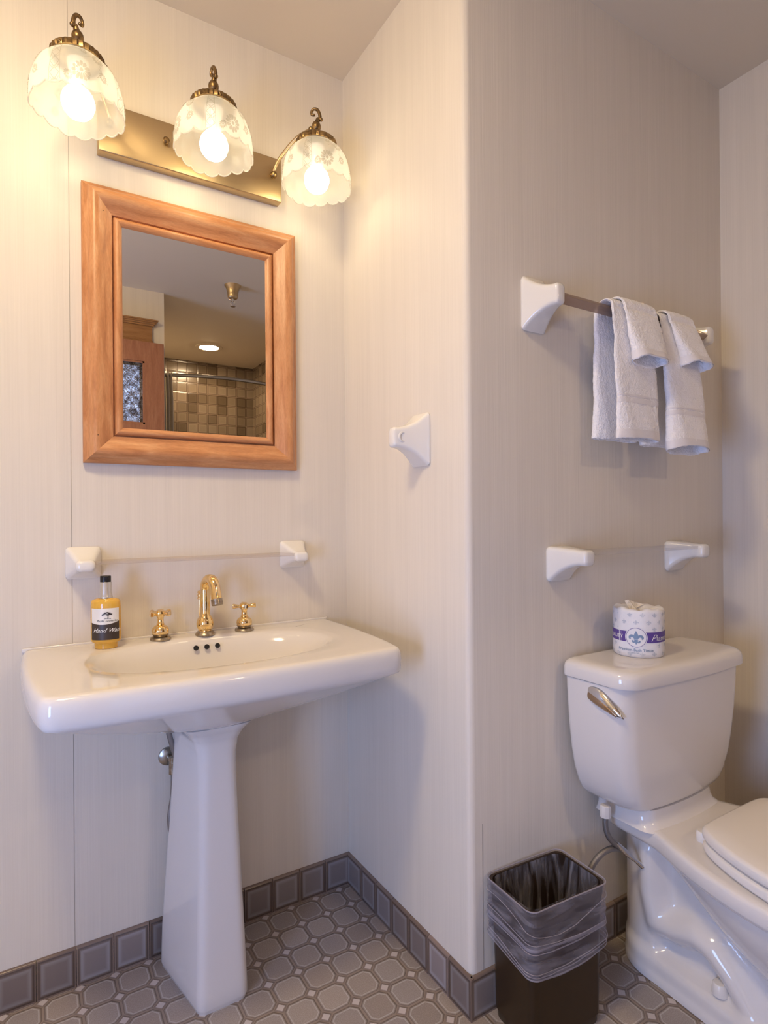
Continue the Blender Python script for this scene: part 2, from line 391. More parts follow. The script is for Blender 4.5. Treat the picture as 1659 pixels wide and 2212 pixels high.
def resample(P, n, closed=True):
    Q = P + [P[0]] if closed else P
    d = [0]
    for a, b in zip(Q, Q[1:]): d.append(d[-1] + math.dist(a, b))
    res = []; j = 0
    for i in range(n):
        t = d[-1] * i / (n if closed else n - 1)
        while j < len(d) - 2 and d[j + 1] < t: j += 1
        f = (t - d[j]) / max(d[j + 1] - d[j], 1e-9)
        res.append(tuple(Q[j][k] + f * (Q[j + 1][k] - Q[j][k]) for k in range(len(Q[0]))))
    return res
def spline(P, n=8):
    """Catmull-Rom through points"""
    P = [Vector(p) for p in P]; E = [P[0] * 2 - P[1]] + P + [P[-1] * 2 - P[-2]]; R = []
    for i in range(1, len(E) - 2):
        for k in range(n):
            t = k / n; a, b, c, d = E[i - 1:i + 3]
            R.append(.5 * ((2 * b) + (c - a) * t + (2 * a - 5 * b + 4 * c - d) * t * t + (3 * b - a - 3 * c + d) * t ** 3))
    R.append(P[-1]); return R
def lerpt(tab, x):
    if x <= tab[0][0]: return tab[0][1]
    for (a, va), (b, vb) in zip(tab, tab[1:]):
        if x <= b: return va + (vb - va) * (x - a) / (b - a)
    return tab[-1][1]
def text_geo(txt, size, shear=0, bold=0, spacing=1):
    cu = bpy.data.curves.new('t', 'FONT'); cu.body = txt; cu.size = size; cu.shear = shear; cu.offset = bold
    cu.align_x = 'CENTER'; cu.space_character = spacing; cu.resolution_u = 3
    o = bpy.data.objects.new('t', cu); sc.collection.objects.link(o); bpy.context.view_layer.update()
    me = bpy.data.meshes.new_from_object(o.evaluated_get(bpy.context.evaluated_depsgraph_get()))
    bm = bmesh.new(); bm.from_mesh(me); bmesh.ops.triangulate(bm, faces=bm.faces)
    vs = [tuple(v.co) for v in bm.verts]; bm.verts.ensure_lookup_table(); fs = [tuple(v.index for v in f.verts) for f in bm.faces]
    bm.free(); bpy.data.objects.remove(o); bpy.data.curves.remove(cu); bpy.data.meshes.remove(me)
    return vs, fs
def stroke2d(P, wd):
    """variable width flat stroke in 2D -> verts, faces"""
    vs = []; fs = []; m = len(P)
    for i, p in enumerate(P):
        a = P[max(i - 1, 0)]; b = P[min(i + 1, m - 1)]; dx, dy = b[0] - a[0], b[1] - a[1]; l = math.hypot(dx, dy) or 1
        wv = wd[i] if isinstance(wd, (list, tuple)) else wd
        vs += [(p[0] - dy / l * wv, p[1] + dx / l * wv, 0), (p[0] + dy / l * wv, p[1] - dx / l * wv, 0)]
    for i in range(m - 1): fs.append((2 * i, 2 * i + 1, 2 * i + 3, 2 * i + 2))
    return vs, fs

# ================================================================== ROOM SHELL
H = 2.44; YD = -2.05; YB = -3.47; XL = -1.9; XR = 1.028; XC = -.574
g = G().box(XL - .1, XR + .1, YB - .1, .1, -.05, 0)
struct('floor', g, M['floor'], 'mauve beige octagon and dot tile floor')
g = G().box(XL - .1, XR + .1, YB - .1, .1, H, H + .05)
struct('ceiling', g, M['ceil'], 'plain painted ceiling above the sink and toilet')
struct('wall_back', G().box(XL - .1, .1, 0, .1, 0, H), M['paper'], 'cream ribbed wallpaper wall behind the pedestal sink and mirror')
# projecting wall: side face x=0 and face y=XC joined by a rounded corner
R0 = .016
P = [(0, 0)] + [(R0 - R0 * math.cos(math.radians(a)), XC + R0 - R0 * math.sin(math.radians(a))) for a in range(0, 91, 10)] + [(XR, XC), (XR, 0)]
P = [P[0], (0, XC + R0)] + P[2:]
struct('wall_middle', G().loft([[(x, y, z) for x, y in P] for z in (0, H)]), M['paper'], 'projecting wallpaper wall with rounded outer corner beside the sink')
struct('wall_right', G().box(XR, XR + .1, YB, .0, 0, H), M['paper'], 'wallpaper wall at right beyond the toilet')
struct('wall_left', G().box(XL - .1, XL, YB, 0, 0, H), M['paper'], 'wallpaper wall at the left end of the room')
g = G().box(XL, -.78, YD - .1, YD, 0, H).box(-.78, -.23, YD - .1, YD, 2.10, H).box(-.23, -.126, YD - .1, YD, 0, H)
g.box(-.226, -.126, YB, YD - .1, 0, H)
struct('wall_front', g, M['paper'], 'wallpaper wall around the door, seen in the mirror')
struct('wall_shower', G().box(-.126, XR, YB - .1, YB, 0, H), M['shower'], 'brown tiled back wall of the shower, seen in the mirror')
struct('wall_shower_side', G().box(.90, XR, YB, -2.2, 0, H), M['shower2'], 'tiled side wall of the shower, seen in the mirror')
# wallpaper seams
struct('trim_1', G().box(-.7395, -.7388, -.0006, .0, .09, H), M['seam'], 'thin vertical wallpaper seam behind the soap bottle')
struct('trim_2', G().box(.0345, .0353, XC - .0006, XC, .09, .42), M['seam'], 'short wallpaper seam above the baseboard by the waste bin')

# baseboards of square tiles; one mesh per wall
TH, TZ, TP = .009, .0935, .0818
def base_strip(name, start, direc, normal, n, first, label, ofs):
    g = G(); d = Vector(direc); nn = Vector(normal); s = Vector(start); t = 0; UV = []
    for i in range(n):
        wdt = first if i == 0 else TP
        a, b = t + .0008, t + wdt - .0008; t += wdt
        prof = [(0, 0), (TH, 0), (TH, TZ - .005), (TH - .002, TZ - .0015), (TH - .005, TZ), (0, TZ)]
        r0 = [s + d * a + nn * h + Vector((0, 0, z)) for h, z in prof]; r1 = [s + d * b + nn * h + Vector((0, 0, z)) for h, z in prof]
        g.loft([r0, r1])
    def uvf(co, f):
        dd = (co - s).dot(d); c = (f.calc_center_median() - s).dot(d) if False else dd
        u = (dd - first) / TP
        k = math.floor(((f.calc_center_median() - s).dot(d) - first) / TP)
        u = min(max(u, k + .003), k + .997)
        if dd < first and k < 0: u = ofs + -1 + .003 + (dd / first) * .994
        return (u + 40, co.z / TZ)
    o = struct(name, g, M['base'], label, uvf=uvf); o.data.materials.append(M['grout'])
    return o
base_strip('baseboard_back', (-.0, 0, 0), (-1, 0, 0), (0, -1, 0), 23, .083, 'grey brown square tile baseboard along the sink wall', 0)
base_strip('baseboard_middle', (0, 0, 0), (0, -1, 0), (-1, 0, 0), 7, .0925, 'grey brown tile baseboard running to the outer corner', 0)
base_strip('baseboard_toilet', (-.009, XC, 0), (1, 0, 0), (0, -1, 0), 13, .0818, 'grey tile baseboard behind the waste bin and toilet', 0)
base_strip('baseboard_right', (XR, XC, 0), (0, -1, 0), (-1, 0, 0), 18, .0818, 'tile baseboard along the wall right of the toilet', 0)

# ================================================================== CERAMIC BRACKETS
def bracket(parent, name, wall, side, outd, tab, zc, mat=None, ra=.010):
    """tab rows: (distance from wall, half width, z low, z high, side shift); wall point is the base centre"""
    W = Vector(wall); S = Vector(side); O = Vector(outd); rings = []
    for d, hw, zl, zh, sh in tab:
        r = min(ra, hw * .6, (zh - zl) * .4)
        rings.append([W + O * d + S * (p[0] + sh) + Vector((0, 0, p[1] + zc - W.z)) for p in rrect(0, (zl + zh) / 2, hw, (zh - zl) / 2, r, 4)])
    return obj(name, G().loft(rings), mat or M['ceramic'], parent, sharp=50)
def ease(tab, n=5):
    """subdivide rows with a smooth blend"""
    res = []
    for a, b in zip(tab, tab[1:]):
        for k in range(n):
            t = k / n; res.append(tuple(a[i] + (b[i] - a[i]) * t for i in range(5)))
    res.append(tab[-1]); return res
# profile of the towel bar posts and of the single socket
def post_tab(sc_=1.0):
    T = []
    for k in range(15):
        t = k / 14; d = .006 + t * .078
        q = (1 - t) ** 2.1
        hw = .0135 + .0245 * (1 - t) ** 1.0
        zh = .026 + .036 * q; zl = -.022 - .041 * q
        T.append((d, hw, zl, zh, 0))
    T = [(0, .0375, -.0630, .0625, 0), (.004, .039, -.0645, .064, 0)] + T
    T += [(.0875, .012, -.019, .023, 0), (.089, .008, -.013, .017, 0)]
    return T
zt = 1.603 + DZ(.5, -.65)
tb = thing('towel_bar', 'white ceramic towel bar with clear square rod above the toilet', 'towel bar', (.50, XC, zt))
for x in (.205, .815):
    bracket(tb, 'post', (x, XC, zt), (1, 0, 0), (0, -1, 0), post_tab(), zt)
g = G(); r_ = .0142; yb_ = XC - .071
g.loft([[(x, yb_ + r_ * math.cos(PI / 2 * k), zt + r_ * math.sin(PI / 2 * k)) for k in range(4)] for x in (.214, .806)])
obj('rod', g, M['acryl_bar'], tb, sharp=20, bevel=.0012)

zh = 1.297 + DZ(0, -.40)
hd = thing('bar_holder', 'single white ceramic bar socket on the side wall, without its rod', 'bar holder', (0, -.40, zh))
bd = bracket(hd, 'body', (0, -.400, zh), (0, 1, 0), (-1, 0, 0), post_tab(), zh)
g = G(); rt = Matrix.Rotation(PI / 2, 3, 'X')
g.lathe([(.0135, 0), (.012, .0025), (.0095, .003), (.007, -.001), (.001, -.002)], (-.066, -.4175, zh + .002), 24, rot=rt)
obj('socket_hole', g, M['ceramic'], hd)

# shelf over the toilet
zs = 1.0 + DZ(.52, -.62)
sh = thing('glass_shelf', 'clear glass shelf on white ceramic brackets above the toilet tank', 'shelf', (.52, XC, zs))
T = [(0, .039, -.058, .024, 0), (.004, .0405, -.060, .026, 0)]
for k in range(13):
    t = k / 12; d = .008 + t * .076
    T.append((d, .040 - .021 * min(1, t * 1.2), -.018 - .041 * (1 - t) ** 2.2 , .026 - .007 * t, 0))
T += [(.094, .018, -.018, .019, 0), (.099, .015, -.014, .015, 0), (.1005, .009, -.008, .009, 0)]
bracket(sh, 'bracket', (.2835, XC, zs), (1, 0, 0), (0, -1, 0), T, zs)
bracket(sh, 'bracket', (.762, XC, zs), (1, 0, 0), (0, -1, 0), T, zs)
obj('glass_pane', G().box(.298, .748, XC - .086, XC - .004, zs + .006, zs + .014), M['shelfglass'], sh, bevel=.001)

# shelf over the sink
za = 1.016 + DZ(-.45, 0)
sa = thing('glass_shelf', 'narrow clear shelf on two small white ceramic brackets above the sink', 'shelf', (-.45, 0, za))
T = [(0, .037, -.038, .034, 0), (.004, .0385, -.040, .036, 0)]
for k in range(11):
    t = k / 10; d = .008 + t * .056
    T.append((d, .020 + .017 * (1 - t) ** 1.3, -.019 - .018 * (1 - t) ** 1.6, .008 + .026 * (1 - t) ** 1.2, 0))
T += [(.072, .020, -.019, .007, 0), (.076, .017, -.016, .004, 0), (.0775, .011, -.012, 0, 0)]
bracket(sa, 'bracket', (-.715, 0, za), (1, 0, 0), (0, -1, 0), T, za)
bracket(sa, 'bracket', (-.178, 0, za), (1, 0, 0), (0, -1, 0), T, za)
obj('glass_pane', G().box(-.698, -.195, -.066, -.004, za - .004, za + .004), M['acrylic'], sa, bevel=.001)

# ================================================================== MIRROR
zm = DZ(-.44, 0)
mx0, mx1, mz0, mz1 = -.714, -.167, 1.254 + zm, 1.927 + zm
mr = thing('wall_mirror', 'rectangular mirror in a wide honey maple frame over the sink', 'mirror', (-.44, 0, 1.254 + zm))
prof = [(0, .002), (0, .017), (.004, .020), (.010, .023), (.013, .030), (.020, .037), (.029, .038), (.038, .034), (.048, .026), (.058, .020), (.066, .017), (.0675, .008), (.0695, .008), (.071, .018), (.075, .022), (.080, .0215), (.086, .016), (.091, .010), (.091, .003)]
cs = [(mx0, mz0), (mx1, mz0), (mx1, mz1), (mx0, mz1)]
for i in range(4):
    a, b = cs[i], cs[(i + 1) % 4]; dirs = [(1, 1), (-1, 1), (-1, -1), (1, -1)]
    da, db = dirs[i], dirs[(i + 1) % 4]
    r0 = [(a[0] + da[0] * s, -h, a[1] + da[1] * s) for s, h in prof]; r1 = [(b[0] + db[0] * s, -h, b[1] + db[1] * s) for s, h in prof]
    obj('frame_rail', G().loft([r0, r1]), M['woodh'] if i % 2 == 0 else M['woodv'], mr, sharp=55)
obj('mirror_pane', G().box(mx0 + .089, mx1 - .089, -.012, -.008, mz0 + .089, mz1 - .089), M['mirror'], mr)
for x, z in ((mx0 + .045, mz1 - .07), (mx1 - .018, mz1 - .055), (mx0 + .03, mz0 + .065), (mx1 - .02, mz0 + .075)):
    obj('nail_hole', G().lathe([(.0012, 0), (.0012, .0006)], (x, -.0375 if x < -.6 else -.030, z), 8, rot=rt), M['groove'], mr)

# ================================================================== VANITY LIGHT
zv = DZ(-.45, -.1)
vl = thing('vanity_light', 'brass three lamp wall light with frosted floral glass shades over the mirror', 'wall light', (-.4445, 0, 2.06 + zv))
obj('back_plate', G().box(-.678, -.212, -.030, 0, 2.004 + zv, 2.124 + zv), M['plate'], vl, bevel=.003, sharp=60)
for x in (-.523, -.366):
    k_ = obj('plate_knob', G().lathe([(.0045, 0), (.004, .004), (.0075, .007), (.008, .011), (.005, .015), (.001, .016)], (x, -.030, 2.072 + zv), 16, rot=rt), M['antique'], vl)
def daisy(cx, cy, r, n=12):
    vs, fs = [], []
    for k in range(n):
        a = 2 * PI * k / n; pts = []
        for j in range(8):
            b = 2 * PI * j / 8; px = .66 * r + .33 * r * math.cos(b); py = .17 * r * math.sin(b) * (1 + .5 * math.cos(b))
            pts.append((cx + px * math.cos(a) - py * math.sin(a), cy + px * math.sin(a) + py * math.cos(a)))
        b0 = len(vs); vs += [(p[0], p[1], 0) for p in pts]; fs.append(tuple(b0 + j for j in range(8)))
    b0 = len(vs); vs += [(cx + .2 * r * math.cos(2 * PI * j / 10), cy + .2 * r * math.sin(2 * PI * j / 10), 0) for j in range(10)]; fs.append(tuple(b0 + j for j in range(10)))
    return vs, fs
SP = [(.047, .0), (.0495, -.005), (.060, -.011), (.072, -.022), (.0815, -.038), (.088, -.058), (.0915, -.080), (.0910, -.101)]
def shade_pt(ang, s, push=0):
    """s in 0..1 down the dome; scalloped lower edge, widest at the four corner panels"""
    k = s * (len(SP) - 1); i = min(int(k), len(SP) - 2); f = k - i
    r = SP[i][0] + (SP[i + 1][0] - SP[i][0]) * f; z = SP[i][1] + (SP[i + 1][1] - SP[i][1]) * f
    sc_ = abs(math.sin(ang * 8)) ** .7 * .0080 + .006 * abs(math.cos(ang * 2)) 
    z -= sc_ * s ** 3
    rr = r * (1 + .02 * s * math.cos(4 * ang)) + push
    return rr * math.cos(ang), rr * math.sin(ang), z
def lamp(name_i, c, base, twist, hookdir):
    """c = axis point at fitter ring level"""
    C = Vector(c); B = Vector(base)
    # arm from plate to the ball above the fitter
    ball = C + Vector((0, 0, .045))
    dv = (ball - B); hz = Vector((dv.x, dv.y, 0))
    pts = spline([B + Vector((0, .0, 0)), B + Vector((0, -.012, .012)), B + hz * .22 + Vector((0, 0, dv.z * .55)), B + hz * .55 + Vector((0, 0, dv.z * .92)), B + hz * .85 + Vector((0, 0, dv.z * 1.02)), ball], 8)
    arm = obj('lamp_arm', G().tube(pts, .0048, 12), M['plate'], vl)
    obj('mount_ball', G().ball(B + Vector((0, -.004, -.002)), .0095), M['antique'], arm)
    g = G()
    d = (pts[-3] - pts[-10]).normalized()
    q = pts[-7]; g.tube([q - d * .008, q - d * .004, q, q + d * .003], [.005, .0078, .0078, .006], 14)
    obj('arm_collar', g, M['antique'], arm)
    g = G(); n = 90; rings = []
    for r, z in [(.050, -.006), (.0535, -.006), (.0545, .0), (.053, .006), (.049, .0095), (.034, .011), (.018, .013), (.0155, .017), (.0125, .024), (.0095, .031), (.0085, .034), (.0105, .036), (.0085, .039)]:
        fl = .0011 if r > .052 else (.0008 if .009 < r < .018 else 0)
        rings.append([C + Vector(((r + (fl if i % 3 == 0 else -fl if i % 3 == 1 else 0)) * math.cos(2 * PI * i / n), (r + (fl if i % 3 == 0 else -fl if i % 3 == 1 else 0)) * math.sin(2 * PI * i / n), z)) for i in range(n)])
    g.loft(rings, False, True)
    g.lathe([(.050, -.006), (.048, .004), (.001, .006)], C, 48, False, True)
    for a in (-70, 50, 170):
        a = math.radians(a + twist); g.ball(C + Vector((.0555 * math.cos(a), .0555 * math.sin(a), -.001)), .0036, 10)
    obj('fitter_ring', g, M['antique'], arm, sharp=30)
    g = G().ball(ball + Vector((0, 0, .004)), .0125, 20, 1.15)
    h = Vector(hookdir).normalized(); b2 = ball + Vector((0, 0, .016))
    hk = [b2 - h * .010 + Vector((0, 0, .004)), b2 - h * .010 + Vector((0, 0, .018)), b2 - h * .004 + Vector((0, 0, .032)), b2 + h * .006 + Vector((0, 0, .036)), b2 + h * .0125 + Vector((0, 0, .029)), b2 + h * .012 + Vector((0, 0, .021)), b2 + h * .006 + Vector((0, 0, .020))]
    hs = spline(hk, 6); g.tube(hs, [.0050 - .0022 * i / len(hs) for i in range(len(hs))], 10)
    g.ball(b2 - h * .013 + Vector((0, 0, .006)), .0052, 12); g.ball(hs[-1], .0036, 10)
    g.tube([ball + Vector((0, 0, .010)), b2 - h * .006 + Vector((0, 0, .010))], [.008, .005], 12)
    obj('finial', g, M['antique'], arm)
    # glass shade
    g = G(); NA = 144; rings = []
    S0 = C + Vector((0, 0, -.004))
    for k in range(19):
        s = k / 18; rings.append([S0 + Vector(shade_pt(2 * PI * i / NA + math.radians(twist), s)) for i in range(NA)])
    g.loft(rings, False, False)
    so = obj('glass_shade', g, M['shade'], arm, recalc=True)
    # moulded relief: rim bead, panels and daisies
    g = G()
    ed = [S0 + Vector(shade_pt(2 * PI * i / NA + math.radians(twist), 1)) for i in range(NA)] 
    g.tube(ed + [ed[0]], .0016, 6, False)
    obj('shade_rim', g, M['shade_edge'], arm)
    g = G()
    def wrap2(vs, fs, a0, s0, kr=.085):
        V = []
        for x, y, _ in vs: V.append(S0 + Vector(shade_pt(a0 + x / kr, min(max(s0 + y / .13, .05), .99), .0018)))
        g.add(V, fs)
    for q in range(4):
        a0 = math.radians(twist + 90 * q)
        for e in (-.0115, .0115):
            wrap2(*stroke2d([(e * (.45 + .55 * (.14 + j * .084) ), -.095 + j * .0105) for j in range(11)], .0005), a0, .97)
        for j in range(5):
            y0 = -.085 + j * .019
            for sx in (-1, 1):
                wrap2(*stroke2d([(sx * -.009, y0), (sx * 0, y0 + .0095), (sx * .009, y0 + .019)], .00055), a0, .97)
                wrap2(*stroke2d([(sx * -.009, y0 + .006), (sx * -.0035, y0 + .0115)], .0005), a0, .97)
            wrap2(*stroke2d([(-.003, y0 + .0095), (0, y0 + .013), (.003, y0 + .0095), (0, y0 + .006), (-.003, y0 + .0095)], .0004), a0, .97)
        am = a0 + PI / 4
        for (dx, dy, r) in ((-.020, -.022, .0165), (.014, -.058, .0120), (.020, -.026, .0085), (-.042, -.012, .0080), (-.014, -.066, .0070)):
            wrap2(*daisy(dx, dy, r), am, .99)
        wrap2(*stroke2d(chaikin([(-.014, -.042), (0, -.05), (.014, -.040), (.020, -.022), (.008, -.012)]), .0005), am, .92)
        wrap2(*stroke2d(chaikin([(.012, -.030), (.022, -.016), (.030, -.012)]), .0005), am, .92)
    obj('glass_relief', g, M['shade_relief'], arm, recalc=False)
    obj('light_bulb', G().lathe([(.001, -.1285), (.012, -.1265), (.022, -.1205), (.0295, -.111), (.0335, -.0985), (.0335, -.090), (.030, -.078), (.0235, -.069), (.017, -.063)], C, 28), M['bulb'], arm)
    obj('bulb_socket', G().lathe([(.0165, -.064), (.0185, -.058), (.0185, -.030), (.022, -.012), (.022, -.006)], C, 24), M['ceramic'], arm)
zr = 2.114 + zv
lamp(0, (-.729, -.155, zr), (-.655, -.030, 2.076 + zv), 58, (.8, .55, 0))
lamp(1, (-.437, -.160, zr), (-.437, -.030, 2.076 + zv), -20, (-.2, .98, 0))
lamp(2, (-.162, -.155, zr), (-.236, -.030, 2.076 + zv), -40, (-.75, .6, 0))

# ================================================================== PEDESTAL SINK
ZS = -.005; SX = -.456
sk = thing('pedestal_sink', 'white porcelain pedestal sink with brass taps below the mirror', 'sink', (SX, -.16, 0))
half = [(0, -.4775), (.10, -.4770), (.20, -.4745), (.30, -.468), (.338, -.4635), (.352, -.459), (.360, -.446), (.366, -.42), (.376, -.35), (.384, -.25), (.388, -.14), (.388, -.05), (.386, -.006), (.382, -.001), (.30, -.0005), (.15, -.0005)]
OUT = [(SX + x, y) for x, y in half] + [(SX, -.0005)] + [(SX - x, y) for x, y in half[:0:-1]]
OUT = resample(chaikin(OUT, 2, True), 208)
OC = (SX, -.235)
def inset(P, d):
    n = len(P); R = []
    for i in range(n):
        a, b = P[i - 1], P[(i + 1) % n]; tx, ty = b[0] - a[0], b[1] - a[1]; l = math.hypot(tx, ty)
        nx, ny = -ty / l, tx / l
        if nx * (OC[0] - P[i][0]) + ny * (OC[1] - P[i][1]) < 0: nx, ny = -nx, -ny
        R.append((P[i][0] + nx * d, P[i][1] + ny * d))
    return R
def ell(a, b, cx=SX, cy=-.232, p=2.25):
    R = []
    for x, y in OUT:
        t = math.atan2((y - cy) / b, (x - cx) / a); c, s = math.cos(t), math.sin(t)
        R.append((cx + a * math.copysign(abs(c) ** (2 / p), c), cy + b * math.copysign(abs(s) ** (2 / p), s)))
    return R
def lift(P, z): return [(x, min(y, -.0005), z + ZS) for x, y in P]
def mixr(A, B, t): return [(a[0] * (1 - t) + b[0] * t, a[1] * (1 - t) + b[1] * t) for a, b in zip(A, B)]
rings = []
neck = ell(.105, .095, SX, -.155); low = inset(OUT, .004)
rings.append(lift(neck, .640))
for k in range(1, 13):
    t = k / 12; rings.append(lift(mixr(neck, low, t), .640 + .120 * t ** 1.15))
for d, z in ((.0015, .766), (0, .775), (-.001, .790), (.0, .801), (.0018, .808), (.006, .8145), (.012, .8170), (.020, .8175)):
    rings.append(lift(inset(OUT, d), z))
e1 = ell(.278, .166); e2 = ell(.262, .151)
ins = inset(OUT, .020)
for t in (.35, .7, 1): rings.append(lift(mixr(ins, e1, t), .8175 - .0008 * t))
for a, b, z in ((.272, .160, .8150), (.264, .153, .811), (.256, .146, .803), (.247, .138, .790), (.236, .129, .770), (.218, .117, .745), (.190, .10, .722), (.15, .078, .706), (.10, .05, .697), (.05, .028, .694), (.02, .018, .693)):
    rings.append(lift(ell(a, b), z))
obj('basin', G().loft(rings, False, True), M['porc'], sk, sharp=55)
for x in (-.4755, -.4490, -.4225):
    g = G().lathe([(.0064, 0), (.0064, .002), (.0052, .003), (.005, .0005), (.0005, .0)], (x, -.1015, .795 + ZS), 20, rot=Matrix.Rotation(PI / 2 - .45, 3, 'X'))
    obj('overflow_hole', g, M['dark'], sk)
obj('drain_ring', G().lathe([(.022, 0), (.022, .002), (.014, .003), (.012, .001), (.001, .001)], (SX, -.232, .6935 + ZS), 24), M['tarnish'], sk)
# pedestal column
def ped(z, wf, wb, yf, yb, r):
    P = [(SX - wf, yf), (SX + wf, yf), (SX + wb, yb), (SX - wb, yb)]; R = []
    cx, cy = SX, (yf + yb) / 2
    n = 7; rr = [r, r, r * 1.2, r * 1.2]
    for i in range(4):
        a, b, c = Vector(P[i - 1]), Vector(P[i]), Vector(P[(i + 1) % 4])
        u = (a - b).normalized(); v = (c - b).normalized(); q = rr[i]
        for k in range(n):
            t = k / (n - 1); R.append(tuple((b + u * q) * (1 - t) ** 2 + b * 2 * t * (1 - t) + (b + v * q) * t * t))
    m_ = len(R); R2 = []
    for i in range(m_):     # extra points on long edges for a smooth shape
        R2.append(R[i])
        if i % n == n - 1:
            a, b = R[i], R[(i + 1) % m_]
            for k in (1, 2, 3): R2.append((a[0] + (b[0] - a[0]) * k / 4, a[1] + (b[1] - a[1]) * k / 4))
    return [(x, y, z) for x, y in R2]
pt = [(0, .053, .098, -.252, -.03, .018), (.012, .056, .101, -.256, -.03, .02), (.10, .053, .098, -.252, -.03, .02), (.20, .050, .092, -.247, -.035, .02), (.32, .046, .084, -.240, -.04, .02),
      (.42, .043, .077, -.234, -.045, .02), (.52, .041, .072, -.230, -.05, .022), (.565, .042, .071, -.230, -.05, .025), (.595, .048, .073, -.234, -.05, .03), (.615, .060, .079, -.242, -.05, .035), (.628, .074, .086, -.25, -.05, .04), (.636, .082, .090, -.254, -.05, .04)]
rg = []
for a, b in zip(pt, pt[1:]):
    for k in range(3):
        t = k / 3; rg.append(ped(*[a[i] + (b[i] - a[i]) * t for i in range(6)]))
rg.append(ped(*pt[-1])); rg.append(ped(.638, .070, .08, -.245, -.06, .04))
obj('pedestal', G().loft(rg), M['porc'], sk, sharp=60)
g = G(); rgp = [ped(.6385, .078, .088, -.251, -.055, .04), ped(.641, .076, .086, -.249, -.056, .04)]
obj('joint_gap', G().loft(rgp), M['groove'], sk)
obj('caulk_line', G().box(SX - .386, SX + .386, -.006, -.0006, .811 + ZS, .8205 + ZS), M['porc'], sk, bevel=.002)
# taps
DK = .8172 + ZS
def tap_handle(x, y, rot):
    b = obj('tap_handle', G().lathe([(.0235, 0), (.0245, .003), (.0225, .0065), (.018, .008), (.0155, .0095), (.016, .011), (.0195, .016), (.0205, .022), (.019, .029), (.013, .035), (.0085, .037), (.0095, .039), (.0075, .042), (.0072, .052), (.0085, .056), (.0118, .061), (.0125, .066), (.011, .071), (.006, .0745), (.001, .075)], (x, y, DK), 32), M['brass'], sk)
    g = G().lathe([(.0240, -.0005), (.0252, .003), (.0232, .0068), (.0186, .0082)], (x, y, DK), 32)
    g.lathe([(.0170, .0095), (.0200, .0148), (.0186, .0150), (.0168, .0110)], (x, y, DK), 32, False, False)
    obj('tarnished_base', g, M['tarnish'], b)
    g = G()
    for k in range(4):
        a = rot + k * PI / 2; d = Vector((math.cos(a), math.sin(a), .06)); c = Vector((x, y, DK + .064))
        g.tube([c + d * .006, c + d * .012, c + d * .0145, c + d * .020, c + d * .0275, c + d * .030, c + d * .0305], [.0055, .0045, .0040, .0050, .0066, .0060, .002], 14)
    obj('cross_lever', g, M['brass'], b)
tap_handle(-.550, -.056, math.radians(34)); tap_handle(-.338, -.056, math.radians(-10))
sx_, sy_ = -.441, -.056
sp = obj('spout', G(), M['brass'], sk) if False else None
rs = .0122; zc = DK + .115; R1 = .027; fd = Vector((.22, -.975, 0)).normalized()
base = Vector((sx_, sy_, DK)); pth = [base + Vector((0, 0, z)) for z in (.055, .07, .085, .10, .115)]
for k in range(1, 15):
    a = PI * k / 14 * .93
    pth.append(base + fd * (R1 - R1 * math.cos(a)) + Vector((0, 0, .115 + R1 * 1.12 * math.sin(a))))
end = pth[-1]; dn = (pth[-1] - pth[-2]).normalized()
pth += [end + dn * .014, end + dn * .026]
b = obj('spout', G().tube(pth, [rs + (.0012 if i > 12 else 0) for i in range(len(pth))], 24), M['brass'], sk)
g = G().lathe([(.0235, 0), (.0240, .003), (.0205, .008), (.0165, .011), (.0155, .013), (.0185, .0165), (.0208, .023), (.0213, .030), (.0198, .039), (.0155, .047), (.0118, .052), (.0110, .056)], (sx_, sy_, DK), 36)
obj('spout_body', g, M['brass'], b)
obj('tarnished_base', G().lathe([(.0241, -.0005), (.0248, .003), (.0213, .0085), (.0172, .0115)], (sx_, sy_, DK), 36), M['tarnish'], b)
obj('aerator', G().tube([end + dn * .025, end + dn * .026, end + dn * .040, end + dn * .041, end + dn * .0405], [.0122, .0142, .0142, .0128, .010], 24), M['tarnish'], b)
g = G(); kb = base + Vector((-.006, .030, 0))
g.tube([kb + Vector((0, 0, z)) for z in (0, .03, .085, .092)], [.0022, .0022, .0022, .0022], 10)
g.lathe([(.003, .088), (.0062, .090), (.0062, .0925), (.0040, .0945), (.0062, .097), (.0062, .100), (.0035, .103), (.0058, .106), (.0045, .110), (.001, .111)], kb, 18)
obj('lift_rod', g, M['brass'], sk)

# supply valve and hoses behind the pedestal
sv = thing('supply_valve', 'braided supply hoses and shut-off valve on the wall behind the sink pedestal', 'pipe', (-.53, 0, .50))
obj('escutcheon', G().lathe([(.024, 0), (.023, .004), (.016, .009), (.008, .011), (.001, .011)], (-.524, 0, .500), 28, rot=rt), M['rod'], sv)
g = G().tube([(-.522, -.005, .50), (-.522, -.05, .50)], .007, 12).tube([(-.522, -.045, .512), (-.522, -.045, .470)], .009, 12).ball((-.519, -.055, .492), .009, 14)
obj('valve_body', g, M['tarnish'], sv)
obj('braided_hose', G().tube(spline([(-.541, -.075, .668), (-.538, -.07, .60), (-.524, -.065, .54), (-.512, -.06, .505)], 8), .0065, 12), M['steel'], sv)
obj('braided_hose', G().tube(spline([(-.520, -.045, .478), (-.523, -.05, .42), (-.532, -.055, .36), (-.520, -.055, .29), (-.49, -.05, .26)], 8), .0062, 12), M['steel'], sv)

